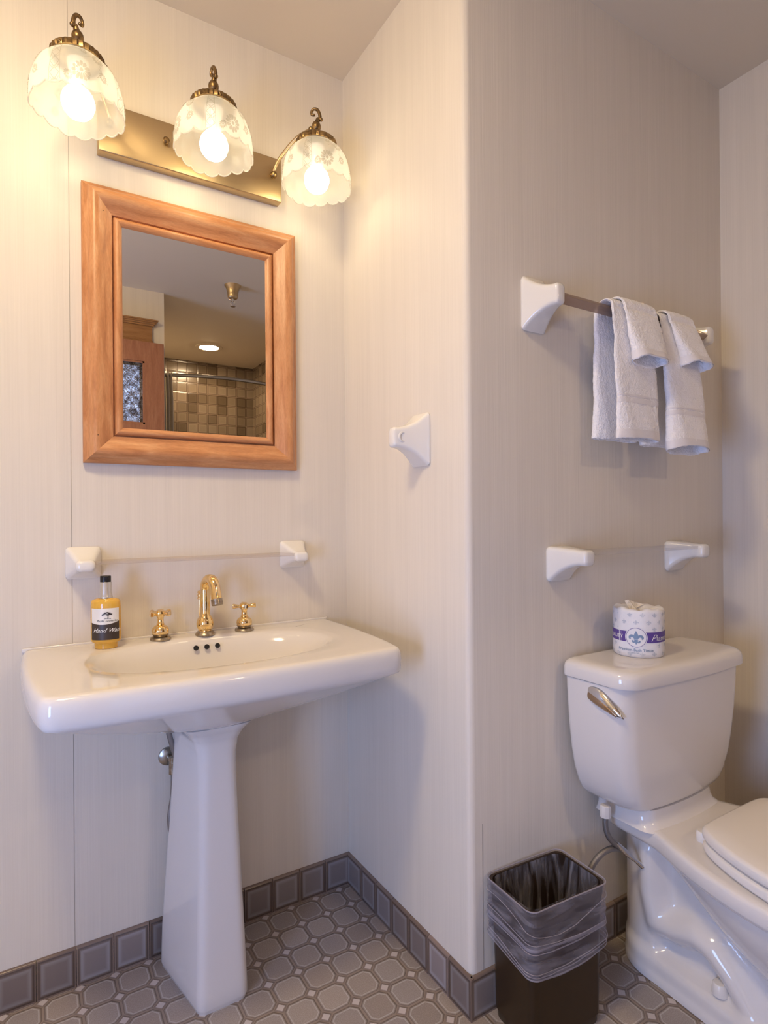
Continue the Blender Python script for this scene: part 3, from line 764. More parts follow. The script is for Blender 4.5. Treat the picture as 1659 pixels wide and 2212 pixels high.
# ================================================================== HAND WASH BOTTLE
bx, by, bz = -.675, -.080, DK
bt = thing('soap_bottle', 'amber hand wash bottle with cream and brown label on the sink deck', 'soap bottle', (bx, by, bz))
AX, AY, BR = .0325, .0235, math.radians(-22)
def bpt(ang, z, grow=0, k=1):
    x = (AX * k + grow) * math.cos(ang); y = (AY * k + grow) * math.sin(ang)
    return (bx + x * math.cos(BR) - y * math.sin(BR), by + x * math.sin(BR) + y * math.cos(BR), z + bz)
def bring(z, k, n=48, kk=None): return [bpt(2 * PI * i / n, z, 0, k) for i in range(n)]
obj('body', G().loft([bring(z, k) for z, k in ((0, .72), (.001, .76), (.012, .77), (.0135, .84), (.016, .96), (.020, 1.0), (.060, 1.01), (.100, 1.0), (.108, .97), (.112, .90), (.1145, .72), (.116, .45), (.119, .40))]), M['soap'], bt)
obj('collar', G().lathe([(.0150, .116), (.0152, .119), (.0140, .121), (.0138, .126), (.0130, .128), (.0130, .152), (.0125, .153)], (bx, by, bz), 30), M['silver'], bt)
pm = obj('pump_head', G().lathe([(.0118, .152), (.0118, .1655), (.0112, .167), (.001, .167)], (bx, by, bz), 24), M['dark'], bt)
obj('pump_nozzle', G().box(bx - .0045, bx + .0045, by - .014, by - .004, bz + .158, bz + .1665), M['dark'], pm, bevel=.001)
def arc2ang(u): return -PI / 2 + u / .030
def wrapb(vs, u0, z0, grow): return [bpt(arc2ang(v[0] + u0), v[1] + z0, grow) for v in vs]
def patch(u0, u1, fz0, fz1, grow, nu=24, nv=6):
    vs = []; fs = []
    for i in range(nu + 1):
        u = u0 + (u1 - u0) * i / nu
        for j in range(nv + 1):
            z = fz0(u) + (fz1(u) - fz0(u)) * j / nv; vs.append(bpt(arc2ang(u), z, grow))
    for i in range(nu):
        for j in range(nv): fs.append((i * (nv + 1) + j, (i + 1) * (nv + 1) + j, (i + 1) * (nv + 1) + j + 1, i * (nv + 1) + j + 1))
    return vs, fs
mid = lambda u: .063 - .006 * math.cos(u / .033 * PI / 2) + .0
lab = obj('label', G().add(*patch(-.027, .036, lambda u: .022, lambda u: .094, .0006)), M['label_w'], bt, recalc=False)
obj('label_band', G().add(*patch(-.027, .036, lambda u: .022, mid, .0009)), M['label_b'], lab, recalc=False)
def btext(t, size, u0, z0, mat, shear=.35, bold=0, nme='lettering'):
    vs, fs = text_geo(t, size, shear, bold)
    return obj(nme, G().add(wrapb(vs, u0, z0, .0012), fs), mat, lab, recalc=False)
btext('Hand Wash', .0125, .009, .040, M['white_ink'], .45, .00008, 'hand_wash_lettering')
btext('Pacific Grove Inn', .0062, .009, .0635, M['ink'], .45, 0, 'inn_lettering')
g = G()
for (x, y, r) in ((-.007, .010, .0030), (-.004, .013, .0032), (0, .014, .0030), (.004, .0125, .0032), (.0065, .0095, .0026), (-.009, .0085, .0020), (.002, .0105, .0026), (.008, .0105, .0020), (-.002, .0105, .0016)):
    vs = [(x + r * (1 + .2 * math.sin(5 * 2 * PI * j / 14)) * math.cos(2 * PI * j / 14), y + .5 * r * math.sin(2 * PI * j / 14), 0) for j in range(14)]
    g.add(wrapb(vs, .009, .0705, .0012), [tuple(range(14))])
for P_, wd in (([(.0005, 0), (.0015, .004), (.0, .0075), (-.003, .0105)], [.0013, .0007, .0007, .0004]), ([(.001, .005), (.003, .008), (.005, .011)], [.0005, .0005, .0003]), ([(-.006, 0), (-.002, .0008), (.003, .0006), (.007, -.0002)], .0004)):
    v_, f_ = stroke2d(chaikin(P_, 1) if not isinstance(wd, list) else P_, wd); g.add(wrapb(v_, .009, .0705, .0012), f_)
obj('tree_print', g, M['ink'], lab, recalc=False)

# ================================================================== TOILET
TX = .527
zt_ = .010
to = thing('toilet', 'white two-piece toilet with closed lid against the right alcove wall', 'toilet', (TX, -.9, 0))
def tplan(hx, yb, yf, r, bow, z, rb=.015):
    P = []; n = 8
    for cx, cy, rr, a0 in ((TX + hx - rb, yb - rb, rb, 0), (TX - hx + rb, yb - rb, rb, 90)):
        for k in range(4): a = math.radians(a0 + 30 * k); P.append((cx + rr * math.cos(a), cy + rr * math.sin(a)))
    for cx, a0 in ((TX - hx + r, 180), (TX + hx - r, 270)):
        for k in range(n + 1): a = math.radians(a0 + 90 * k / n); P.append((cx + r * math.cos(a), yf + r + r * math.sin(a)))
        if a0 == 180:
            for k in range(1, 12):
                t = k / 12; P.append((TX - hx + r + (2 * hx - 2 * r) * t, yf - 0))
    Q = []
    for x, y in P:
        if y < (yb + yf) / 2: y -= bow * max(0, 1 - ((x - TX) / hx) ** 2) * min(1, ((yb + yf) / 2 - y) / (abs(yf - yb) / 2))
        Q.append((x, y, z))
    return Q
ZT = zt_
tk = []
for z, hx, yf in ((.409, .150, -.715), (.4095, .168, -.726), (.412, .180, -.733), (.418, .192, -.738), (.43, .205, -.742), (.45, .217, -.745), (.49, .233, -.749), (.54, .244, -.752), (.60, .252, -.755), (.66, .257, -.757), (.712, .260, -.758)):
    tk.append(tplan(hx * .94, -.592, yf, .042, .016, z + ZT))
obj('tank', G().loft(tk), M['porc'], to, sharp=60)
tl = []
for z, d in ((.713, .006), (.714, .001), (.718, .0), (.735, .0005), (.743, .0025), (.7485, .007), (.752, .0135), (.754, .024), (.7545, .04)):
    tl.append(tplan(.249 - d, -.588 - d * .4, -.772 + d, .042, .016, z + ZT))
obj('tank_lid', G().loft(tl), M['porc'], to, sharp=60)
obj('lid_gap', G().loft([tplan(.243, -.594, -.756, .05, .016, .7105 + ZT), tplan(.243, -.594, -.756, .05, .016, .7145 + ZT)]), M['groove'], to)
# flush lever on the left flank
lv = G(); rings = []
for k in range(15):
    t = k / 14; y = -.664 - .092 * t; zc_ = .699 - .010 * t - .026 * t ** 2.2 ; hh = .0225 * (math.sin(PI * min(1, (t * .92 + .10)) ** .75)) ** .75 + .0012
    th_ = .013 * math.sin(PI * (t * .9 + .08)) ** .6 + .001
    x0 = TX - .2425
    rings.append([(x0 + .003 - th_ * max(0, math.sin(a)), y, zc_ - .012 + hh * math.cos(a) + ZT) for a in [PI * j / 10 for j in range(11)]] )
lvr = obj('flush_lever', G().loft(rings), M['chrome'], to, sharp=60)
rings2 = []
for k in range(12):
    t = .03 + .85 * k / 11; y = -.664 - .092 * t; zc_ = .699 - .010 * t - .026 * t ** 2.2; hh = .0225 * (math.sin(PI * min(1, (t * .92 + .10)) ** .75)) ** .75 + .0012
    th_ = .013 * math.sin(PI * (t * .9 + .08)) ** .6 + .0025
    rings2.append([(TX - .2425 + .003 - th_ * math.sin(a), y + .002, zc_ - .015 + hh * .66 * math.cos(a) - .002 + ZT) for a in [.25 + (PI - .5) * j / 8 for j in range(9)]])
obj('lever_face', G().loft(rings2, False, False, closed=False), M['copperplate'], lvr, recalc=False)
# rim / deck slab
BX = .530
half_t = [(.605, .125), (.66, .132), (.73, .136), (.76, .142), (.80, .160), (.85, .181), (.90, .197), (.96, .210), (1.04, .217), (1.12, .211), (1.20, .190), (1.27, .153), (1.32, .105), (1.345, .06), (1.352, 0)]
def slab(z, d):
    Lh = [(BX - max(w_ - d, 0), -(s if s > .61 else s + d * .5)) for s, w_ in half_t]; Lh[-1] = (BX, -(half_t[-1][0] - d))
    Rh = [(2 * BX - x, y) for x, y in Lh[-2::-1]]
    P = chaikin(Lh + Rh, 2, True); return [(x, y, z) for x, y in resample(P, 120)]
sl = [slab(z + ZT * .5, d) for z, d in ((.325, .022), (.333, .010), (.340, .003), (.347, 0), (.368, 0), (.374, .002), (.378, .007), (.379, .02))]
bowl = obj('bowl', G().loft(sl), M['porc'], to, sharp=60)
step = [tplan(hx, -.60, yf, .03, .012, z) for z, hx, yf in ((.378, .150, -.762), (.384, .146, -.756), (.392, .142, -.746), (.405, .140, -.741), (.420, .139, -.740))]
obj('tank_step', G().loft(step), M['porc'], bowl, sharp=60)
def hw(s, z):
    rear = math.sqrt(max(0.0, 1 - max(0, (.705 - s) / .105) ** 2.2)); fe = 1.235
    front = math.sqrt(max(0.0, 1 - max(0, (s - (fe - .14)) / .14) ** 2.2)) if s < fe else 0
    foot = (.094 + .014 * min(1, max(0, (s - .65) / .25))) * rear * front
    if z > .045: foot *= max(0, 1 - ((z - .045) / .03) ** 2) ** .5 if z < .075 else 0
    fl = 1.05 if z < .02 else 1.0
    foot *= fl
    core = .060 * rear * front
    col = .083 * rear * math.exp(-max(0, (s - .712) / .030) ** 2) if z < .34 else .0
    if z > .34: col = .083 * rear
    TP_ = [(.705, .30), (.707, .20), (.725, .135), (.765, .140), (.815, .158), (.855, .150), (.895, .115), (.93, .075), (.945, .055)]
    best = 9
    for (a, b), (c, d) in zip(TP_, TP_[1:]):
        vx, vz = c - a, d - b; t = max(0, min(1, ((s - a) * vx + (z - b) * vz) / (vx * vx + vz * vz)))
        best = min(best, math.hypot(s - a - t * vx, z - b - t * vz))
    tube = (.060 + .040 * max(0, 1 - (best / .040) ** 2)) * rear if best < .040 else 0
    zb = lerpt([(.72, .345), (.76, .30), (.82, .25), (.872, .20), (.92, .165), (.97, .14), (1.05, .10), (1.12, .10), (1.2, .16), (1.30, .27), (1.36, .35)], s)
    rh = lerpt(half_t, s) * .90; bo = 0
    if z > zb:
        q = min(1, (z - zb) / max(.345 - zb, .01)); b0 = .055 * (front if s > 1.05 else 1)
        bo = b0 + (rh - b0) * (1 - (1 - q) ** 1.7) ** .85
    vals = [foot, core, col, tube, bo]; k = 9
    sm = sum(max(v, 0) ** k for v in vals) ** (1 / k)
    return max(sm, .0005)
NS, NZ = 120, 64; rings = []
for j in range(NZ + 1):
    z = .345 * j / NZ
    Lp = [(BX - hw(.603 + .745 * (.5 - .5 * math.cos(PI * i / NS)), z), -(.603 + .745 * (.5 - .5 * math.cos(PI * i / NS)))) for i in range(NS + 1)]
    rings.append([(x, y, z) for x, y in Lp] + [(2 * BX - x, y, z) for x, y in Lp[::-1]])
bs = obj('base', G().loft(rings), M['porc'], to, sharp=75)
sm = bs.modifiers.new('smooth', 'SMOOTH'); sm.factor = .5; sm.iterations = 6
for sgn in (-1, 1):
    obj('bolt_cap', G().lathe([(.0165, 0), (.0162, .010), (.0145, .022), (.012, .0245), (.001, .0255)], (BX + sgn * .0815, -.872, .066), 28), M['plastic_white'], to)
# seat and lid
def seat(z, d, s0=.855):
    T_ = [(s0, .10), (s0 + .005, .125), (s0 + .025, .143), (s0 + .07, .168), (s0 + .13, .190), (s0 + .19, .202), (s0 + .26, .200), (s0 + .33, .183), (s0 + .39, .152), (s0 + .435, .11), (s0 + .46, .06), (s0 + .468, 0)]
    Lh = [(BX - max(w_ - d, 0), -(s + (d if i < 2 else 0))) for i, (s, w_) in enumerate(T_)]; Lh[-1] = (BX, -(T_[-1][0] - d))
    P = chaikin(Lh + [(2 * BX - x, y) for x, y in Lh[-2::-1]], 2, True); return [(x, y, z) for x, y in resample(P, 120)]
obj('seat', G().loft([seat(z, d) for z, d in ((.386, .012), (.388, .003), (.393, 0), (.403, 0), (.408, .003), (.410, .012))]), M['plastic_white'], to, sharp=60)
lo = [seat(z, d, .853) for z, d in ((.4135, .012), (.4150, .003), (.420, 0), (.431, 0), (.436, .003), (.4385, .009))]
for k_, z_ in ((.8, .4405), (.5, .4415), (.15, .4418)):
    lo.append([(BX + (x - BX) * k_, -1.07 + (y + 1.07) * k_, z_) for x, y, _ in lo[5]])
obj('seat_lid', G().loft(lo), M['plastic_white'], to, sharp=60)
for sgn in (-1, 1):
    obj('seat_hinge', G().lathe([(.013, 0), (.0145, .003), (.0145, .022), (.012, .026), (.001, .027)], (BX + sgn * .082, -.838, .380), 20), M['plastic_white'], to)
# supply line
sl_ = thing('toilet_supply_line', 'braided steel water hose with inline shut-off from tank to wall', 'pipe', (.36, -.62, .2))
obj('coupling_nut', G().lathe([(.013, 0), (.0135, .004), (.0135, .022), (.0125, .026), (.010, .028)], (.352, -.655, .385), 10), M['porc'], sl_, sharp=20)
obj('braided_hose', G().tube(spline([(.352, -.655, .388), (.352, -.655, .36), (.358, -.66, .335), (.375, -.668, .315), (.392, -.67, .302)], 8), .0068, 12), M['steel'], sl_)
obj('braided_hose', G().tube(spline([(.395, -.665, .298), (.370, -.66, .305), (.338, -.655, .300), (.312, -.65, .28), (.300, -.645, .25), (.298, -.635, .20), (.300, -.60, .14), (.302, -.58, .12)], 8), .0072, 12), M['steel'], sl_)
g = G().tube([(.372, -.672, .322), (.395, -.680, .296), (.412, -.69, .279), (.43, -.70, .262)], [.004, .0075, .004, .006], 8)
obj('valve_lever', g, M['chrome'], sl_)

# ================================================================== TOILET ROLL
rx, ry, rz, RR, RH = .472, -.664, .754 + ZT + .0005, .0595, .117
tr = thing('toilet_roll', 'wrapped bath tissue roll with purple band standing on the toilet tank', 'toilet roll', (rx, ry, rz))
prof = [(.055, 0), (.0585, .003), (RR, .012), (RR, RH - .010), (RR - .001, RH - .003), (RR - .006, RH), (.040, RH - .002), (.026, RH - .006), (.020, RH - .012), (.012, RH - .03), (.001, RH - .032)]
n = 64; rings = []
for j, (r, z) in enumerate(prof):
    rings.append([(rx + (r + (.0012 * math.sin(7 * a) + .0008 * math.sin(13 * a)) * (1 if j > 4 else .4)) * math.cos(a), ry + (r + .0012 * math.sin(7 * a) * (1 if j > 4 else .4)) * math.sin(a), rz + z + (.0022 * math.sin(5 * a + j) + .0016 * math.sin(11 * a) if j in (5, 6, 7, 8) else 0)) for a in [2 * PI * i / n for i in range(n)]])
wr = obj('wrapper', G().loft(rings), M['tissue'], tr, sharp=70)
g = G()   # twisted flap of paper standing out of the core
fv = [(-.018, .01, -.010), (-.006, -.006, -.014), (.010, .012, -.006), (.024, .018, .004), (-.010, .022, .016), (-.026, .020, .014), (.036, .008, .002)]
g.add([(rx + a, ry + b_, rz + RH + c) for a, b_, c in fv], [(0, 1, 4, 5), (1, 2, 4), (2, 3, 4), (2, 6, 3)])
obj('paper_flap', g, M['tissue_end'], wr, sharp=10, recalc=False)
obj('core_plug', G().lathe([(.012, -.028), (.012, -.012), (.0005, -.013)], (rx - .012, ry - .004, rz + RH + .004), 16), M['card'], wr)  # small brown plug set down in the hollow of the roll
FA = math.atan2(CAM.y - ry, CAM.x - rx) - math.radians(5)
def wrapr(vs, u0, z0, gr=.0006): return [(rx + (RR + gr) * math.cos(FA + (v[0] + u0) / RR), ry + (RR + gr) * math.sin(FA + (v[0] + u0) / RR), rz + z0 + v[1]) for v in vs]
def rpatch(u0, u1, z0, z1, gr, n=60):
    vs = []; fs = []
    for i in range(n + 1): u = u0 + (u1 - u0) * i / n; vs += wrapr([(u, z0), (u, z1)], 0, 0, gr)
    for i in range(n): fs.append((2 * i, 2 * i + 2, 2 * i + 3, 2 * i + 1))
    return vs, fs
def disc(u, z, r, gr, r0=0, n=40):
    vs = []; fs = []
    for k in range(7):
        rr = r0 + (r - r0) * k / 6; vs += wrapr([(rr * math.cos(2 * PI * i / n), rr * math.sin(2 * PI * i / n)) for i in range(n)], u, z, gr)
    for k in range(6):
        for i in range(n): fs.append((k * n + i, k * n + (i + 1) % n, (k + 1) * n + (i + 1) % n, (k + 1) * n + i))
    return vs, fs
ZB = .050
obj('purple_band', G().add(*rpatch(-PI * RR, PI * RR, ZB - .012, ZB + .0135, .0006, 120)), M['purple'], wr, recalc=False)
obj('emblem_disc', G().add(*disc(0, ZB, .0255, .0010)), M['tissue'], wr, recalc=False)
obj('emblem_ring', G().add(*disc(0, ZB, .0235, .0013, .0225)), M['purple'], wr, recalc=False)
def fleur(s):
    """list of (verts, faces) of a plain lily emblem, height about 2*s"""
    R_ = []
    lf = [(0, .95), (.13, .72), (.25, .42), (.24, .18), (.12, -.05), (.06, -.22), (-.06, -.22), (-.12, -.05), (-.24, .18), (-.25, .42), (-.13, .72)]
    R_.append(([(x * s, y * s, 0) for x, y in lf], [tuple(range(len(lf)))]))
    for q in (-1, 1):
        P_ = chaikin([(q * .10, -.24), (q * .20, .02), (q * .42, .26), (q * .70, .22), (q * .84, -.02), (q * .72, -.22)], 2)
        wd = [s * (.04 + .13 * math.sin(PI * min(1, i / (len(P_) - 1) * .95 + .02))) for i in range(len(P_))]
        R_.append(stroke2d([(x * s, y * s) for x, y in P_], wd))
        P_ = chaikin([(q * .06, -.36), (q * .16, -.56), (q * .36, -.62), (q * .48, -.46), (q * .40, -.36)], 2)
        wd = [s * (.03 + .07 * math.sin(PI * min(1, i / (len(P_) - 1) * .95 + .02))) for i in range(len(P_))]
        R_.append(stroke2d([(x * s, y * s) for x, y in P_], wd))
    R_.append(([(-.26 * s, -.36 * s, 0), (.26 * s, -.36 * s, 0), (.26 * s, -.27 * s, 0), (-.26 * s, -.27 * s, 0)], [(0, 1, 2, 3)]))
    R_.append(([(0, -.95 * s, 0), (.11 * s, -.70 * s, 0), (.06 * s, -.36 * s, 0), (-.06 * s, -.36 * s, 0), (-.11 * s, -.70 * s, 0)], [(0, 1, 2, 3, 4)]))
    return R_
g = G()
for v_, f_ in fleur(.0178): g.add(wrapr(v_, 0, ZB - .0005, .0016), f_)
obj('lily_emblem', g, M['blue'], wr, recalc=False)
g = G()
for row, z in enumerate((.010, .030, .070, .086, .104)):
    for k in range(13):
        u = (k + .5 * (row % 2)) * 2 * PI * RR / 13 - PI * RR
        if abs(u) < .030 and .02 < z < .075: continue
        for v_, f_ in fleur(.0062): g.add(wrapr(v_, u, z, .0004), f_)
obj('lily_pattern', g, M['pale'], wr, recalc=False)
def rtext(t, size, u0, z0, mat, shear=0, bold=0, sp_=1, nme='lettering', gr=.0012):
    vs, fs = text_geo(t, size, shear, bold, sp_); return obj(nme, G().add(wrapr(vs, u0, z0, gr), fs), mat, wr, recalc=False)
rtext('Premium Bath Tissue', .0092, -.002, ZB - .0335, M['blue'], 0, .00012, 1.05, 'tissue_lettering')
rtext('Septic Safe', .0042, -.002, ZB - .0385, M['blue'], 0, 0, 1, 'small_lettering')
rtext('QUALITY', .0130, -.0585, ZB - .0045, M['white_ink'], 0, 0, 1, 'band_lettering')
rtext('P', .0240, .0385, ZB - .0085, M['white_ink'], .5, -.0003, 1, 'script_initial')
rtext('REMIUM', .0125, .0705, ZB - .0075, M['white_ink'], 0, 0, 1, 'band_lettering')

# ================================================================== TOWELS
yR, zR = yb_, zt
def towel(name, label, x0, x1, zf, zb, tf, tb_, y_off, group, fan=0, band=True, mat='terry', seed=1, shiftb=0, topnarrow=0, lean=0, arch=.003):
    """a cloth folded in thirds into a flat tube and hung over the rod"""
    root = thing(name, label, 'towel', ((x0 + x1) / 2, yR, zR), group)
    rnd = random.Random(seed)
    # path: t -> (y, z, thickness, t)
    path = []
    rad = r_ + .004 + y_off
    nF = 26
    for k in range(nF + 1):
        q = k / nF; z = zf + (zR + .002 - zf) * q
        th = tf * (1 - q) ** .8 + .006 * min(1, (1 - q) * 8 + .5); path.append((yR - rad - th / 2 - .002 - (1 - q) * .006, z, th, 1 - q, 'f'))
    for k in range(1, 8):
        a = PI * k / 8; path.append((yR - (rad + .004) * math.cos(a), zR + .004 + (rad + .003) * math.sin(a), .008, 0, 't'))
    nB = 16
    for k in range(nB + 1):
        q = k / nB; z = zR + .002 + (zb - zR) * q
        th = tb_ * q + .007; path.append((yR + rad + th / 2 + .002 - q * .002, z, th, q, 'b'))
    n = 36; rings = []; xc, hx = (x0 + x1) / 2, (x1 - x0) / 2
    ph = rnd.random() * 6
    for i, (y, z, th, q, side) in enumerate(path):
        h = hx * (1 - topnarrow * (1 - q)); cx = xc + lean * q + (shiftb if side == 'b' else 0) * (q if side == 'b' else 0)
        if side == 'b': cx = xc + shiftb * min(1, q * 1.2)
        ring = []
        for j in range(n):
            a = 2 * PI * j / n
            c, s_ = math.cos(a), math.sin(a)
            px = h * math.copysign(abs(c) ** .55, c); py = th / 2 * math.copysign(abs(s_) ** .8, s_)
            wob = .0022 * math.sin(ph + z * 38 + j * .25) + .0012 * math.sin(z * 90 + ph)
            if side == 't': yy = y + py * 0 ; 
            ring.append((cx + px + wob * (1 if q > .05 else .3), y + py + (.0016 * math.sin(px * 90 + ph + z * 20) * q), z + (.0015 * math.sin(px * 60 + ph) if i in (0, len(path) - 1) else 0) + (arch * q ** 5 * (1 - c * c) * (1 if s_ < 0 else -.75) if side == 'f' else 0)))
        if side == 't':    # on the bend the strip's thickness points outward
            ai = PI * (i - nF) / 8; oy, oz = -math.cos(ai), math.sin(ai)
            ring = []
            for j in range(n):
                a = 2 * PI * j / n; c, s_ = math.cos(a), math.sin(a)
                px = h * math.copysign(abs(c) ** .55, c); pt_ = -.004 * math.copysign(abs(s_) ** .8, s_)
                ring.append((cx + px, y + oy * pt_, z + oz * pt_))
        rings.append(ring)
    body = obj('cloth', G().loft(rings, False, False), M[mat], root, sharp=80)
    so = body.modifiers.new('thick', 'SOLIDIFY'); so.thickness = .0045; so.offset = -1
    ss = body.modifiers.new('sub', 'SUBSURF'); ss.levels = 1; ss.render_levels = 2
    tx = bpy.data.textures.get('pile') or bpy.data.textures.new('pile', 'CLOUDS'); tx.noise_scale = .006; tx.noise_depth = 1
    dm = body.modifiers.new('pile', 'DISPLACE'); dm.texture = tx; dm.strength = .0028; dm.mid_level = .5; dm.texture_coords = 'LOCAL'
    # woven hem and dobby band: slim sleeves around the front end
    def sleeve(za, zb_, gr, nme, sides=('f',)):
        for side in sides:
            rr = []
            for k in range(5):
                z = za + (zb_ - za) * k / 4
                cand = [(abs(p[1] - z), i) for i, p in enumerate(path) if p[4] == side]; cand.sort(); i0 = cand[0][1]
                i1 = i0 + (1 if ((path[min(i0 + 1, len(path) - 1)][1] - z) * (path[i0][1] - z) < 0) else -1); i1 = max(0, min(len(path) - 1, i1))
                za_, zb2 = path[i0][1], path[i1][1]; t = 0 if abs(zb2 - za_) < 1e-6 else (z - za_) / (zb2 - za_); t = max(0, min(1, t))
                ring = []
                for j in range(n):
                    a_, b_ = Vector(rings[i0][j]), Vector(rings[i1][j]); p = a_.lerp(b_, t); y_c = path[i0][0] + (path[i1][0] - path[i0][0]) * t
                    cxx = xc + lean * .8
                    dx = p.x - cxx; dy = p.y - y_c; l = math.hypot(dx, dy) or 1
                    ring.append((p.x + dx / l * gr, p.y + dy / l * gr + (-gr * .8 if dy < 0 else gr * .8), p.z))
                rr.append(ring)
            o_ = obj(nme, G().loft(rr, False, False), M['terry_band'], root, sharp=80)
    if band:
        sleeve(zf + .002, zf + .022, .0006, 'woven_hem'); 
        if zR - zf > .2: sleeve(zf + .088, zf + .100, .0004, 'woven_band'); sleeve(zf + .104, zf + .108, .0006, 'woven_band')
    return root
GT = None
towel('hand_towel', 'longer left white towel hanging at the rod middle, hem closed nearly flat', .374, .531, 1.284 + DZ(.45, -.66), 1.298, .020, .014, 0, None, seed=3, shiftb=.0)
towel('hand_towel', 'right white hand towel with open round hem nearest the corner', .563, .722, 1.264 + DZ(.64, -.66), 1.292, .042, .012, 0, None, seed=8, topnarrow=.06, arch=.011)
towel('washcloth', 'short white washcloth folded over the left hand towel', .409, .537, 1.474 + DZ(.47, -.68), 1.50, .034, .012, .010, None, band=True, seed=5, topnarrow=-.02, lean=.004, arch=.011)
towel('washcloth', 'short white washcloth folded over the right hand towel', .592, .705, 1.484 + DZ(.64, -.68), 1.50, .040, .012, .010, None, band=True, seed=9, lean=.022, arch=.011)

# ================================================================== WASTE BIN + LINER
wb = thing('waste_bin', 'dark brown rectangular waste bin lined with a clear bag, beside the toilet', 'waste bin', (.143, -.66, 0))
bc = Vector((.1434, -.6595)); ang = math.radians(-3.4)
def bring2(hx, hy, r, z, n=8):
    res = []
    for x, y in rrect(0, 0, hx, hy, r, n):
        res.append((bc.x + x * math.cos(ang) - y * math.sin(ang), bc.y + x * math.sin(ang) + y * math.cos(ang), z))
    return res
BH = .306
ro = [(.094, .062, .016, .0), (.0955, .0635, .018, .003), (.096, .064, .018, .020), (.0985, .0665, .018, .0215), (.1015, .0665, .020, .12), (.1045, .069, .022, .22), (.107, .0715, .017, .296), (.1085, .073, .017, .298), (.1085, .073, .017, .305), (.107, .0715, .016, BH), (.105, .0695, .022, .304), (.1045, .069, .022, .25), (.099, .064, .018, .08), (.093, .061, .016, .006)]
obj('bin_body', G().loft([bring2(*q) for q in ro], True, True), M['bin'], wb, sharp=40)
# liner: outer skirt folded over the rim
def per(n):  # perimeter points and outward normals at unit size
    P = resample([(x, y, 0) for x, y in rrect(0, 0, 1, 1, .001, 1)], n); return P
N_ = 240
def skirt_ring(hx, hy, r, z, disp, zdisp):
    base_ = resample([(x, y) for x, y in rrect(0, 0, hx, hy, r, 8)], N_); R_ = []
    for i, (x, y) in enumerate(base_):
        a, b_ = base_[i - 1], base_[(i + 1) % N_]; tx, ty = b_[0] - a[0], b_[1] - a[1]; l = math.hypot(tx, ty); nx, ny = ty / l, -tx / l
        if nx * x + ny * y < 0: nx, ny = -nx, -ny
        dd = disp(i / N_); xx, yy = x + nx * dd, y + ny * dd
        R_.append((bc.x + xx * math.cos(ang) - yy * math.sin(ang), bc.y + xx * math.sin(ang) + yy * math.cos(ang), z + zdisp(i / N_)))
    return R_
# angle position of front-left corner on the perimeter, used to let the hem sag there
def sag(u):
    return .0
ringsL = []
for k in range(34):
    t = k / 33; z = BH + .0015 - .133 * t
    hx, hy = .1092 - .003 * t + .0015, .0737 - .003 * t + .0015
    def disp(u, t=t): return .0012 + .0030 * t + .0022 * t * math.sin(2 * PI * (3 * u + 2.1 * t)) + .0014 * max(0, math.sin(2 * PI * (9 * t + 1.3 * math.sin(2 * PI * u) + .5 * math.sin(4 * PI * u + 1)))) * (1 if t > .35 else .3)
    def zd(u, t=t): return t * (.010 * math.sin(2 * PI * (u + .08)) - .006 * math.cos(4 * PI * (u - .12)))
    ringsL.append(skirt_ring(hx, hy, .018, z, disp, zd))
ln = obj('liner_skirt', G().loft(ringsL, False, False), M['liner'], wb, sharp=80)
# gathered creases in the film, as thin ridges lying on the skirt
g = G()
def crease(tfun, wd, off=.0016, n0=0, n1=N_):
    P_ = []
    for i in range(n0, n1 + 1):
        u = i / N_; t = max(.02, min(.999, tfun(u))); k = t * 33; a = int(min(k, 32)); f = k - a
        p = Vector(ringsL[a][i % N_]).lerp(Vector(ringsL[a + 1][i % N_]), f); q = Vector((p.x - bc.x, p.y - bc.y, 0)).normalized()
        P_.append((p + q * off, wd * (.4 + .6 * abs(math.sin(u * 9 + wd * 900)))))
    vs = []; fs = []
    for j, (p, w_) in enumerate(P_): vs += [p + Vector((0, 0, w_)), p + (p - Vector((bc.x, bc.y, p.z))).normalized() * .0012, p - Vector((0, 0, w_))]
    for j in range(len(P_) - 1): fs += [(3 * j, 3 * j + 3, 3 * j + 4, 3 * j + 1), (3 * j + 1, 3 * j + 4, 3 * j + 5, 3 * j + 2)]
    g.add(vs, fs)
crease(lambda u: .985, .0024); crease(lambda u: .93 + .012 * math.sin(14 * u), .0016); crease(lambda u: .875 + .02 * math.sin(11 * u + 1), .0012)
crease(lambda u: .60 + .05 * math.sin(2 * PI * u + 1.5) + .012 * math.sin(17 * u), .0046); crease(lambda u: .66 + .05 * math.sin(2 * PI * u + 1.2), .0018)
crease(lambda u: .53 + .07 * math.sin(2 * PI * u + 2.2), .0012)
crease(lambda u: .30 + .12 * math.sin(4 * PI * u), .0010)
obj('liner_crease', g, M['liner_fold'], wb, sharp=80, recalc=False)
g = G(); g.tube(ringsL[0][::2] + [ringsL[0][0]], .0014, 6, False)
obj('liner_rim', g, M['liner_fold'], wb)
ri = []
for k in range(22):
    t = k / 21; z = BH - .001 - .285 * t
    hx, hy = .1030 - .0140 * t, .0675 - .0120 * t
    def disp(u, t=t): return -(.001 + .0045 * min(1, t * 4) * (1 + math.sin(2 * PI * (15 * u + .6 * math.sin(2 * PI * u * 3)) + t * 2)) + .003 * math.sin(2 * PI * 6 * u + t * 5) * t)
    ri.append(skirt_ring(hx, hy, .024, z, disp, lambda u: 0))
obj('liner_inside', G().loft(ri, False, True), M['liner_in'], wb, sharp=80)

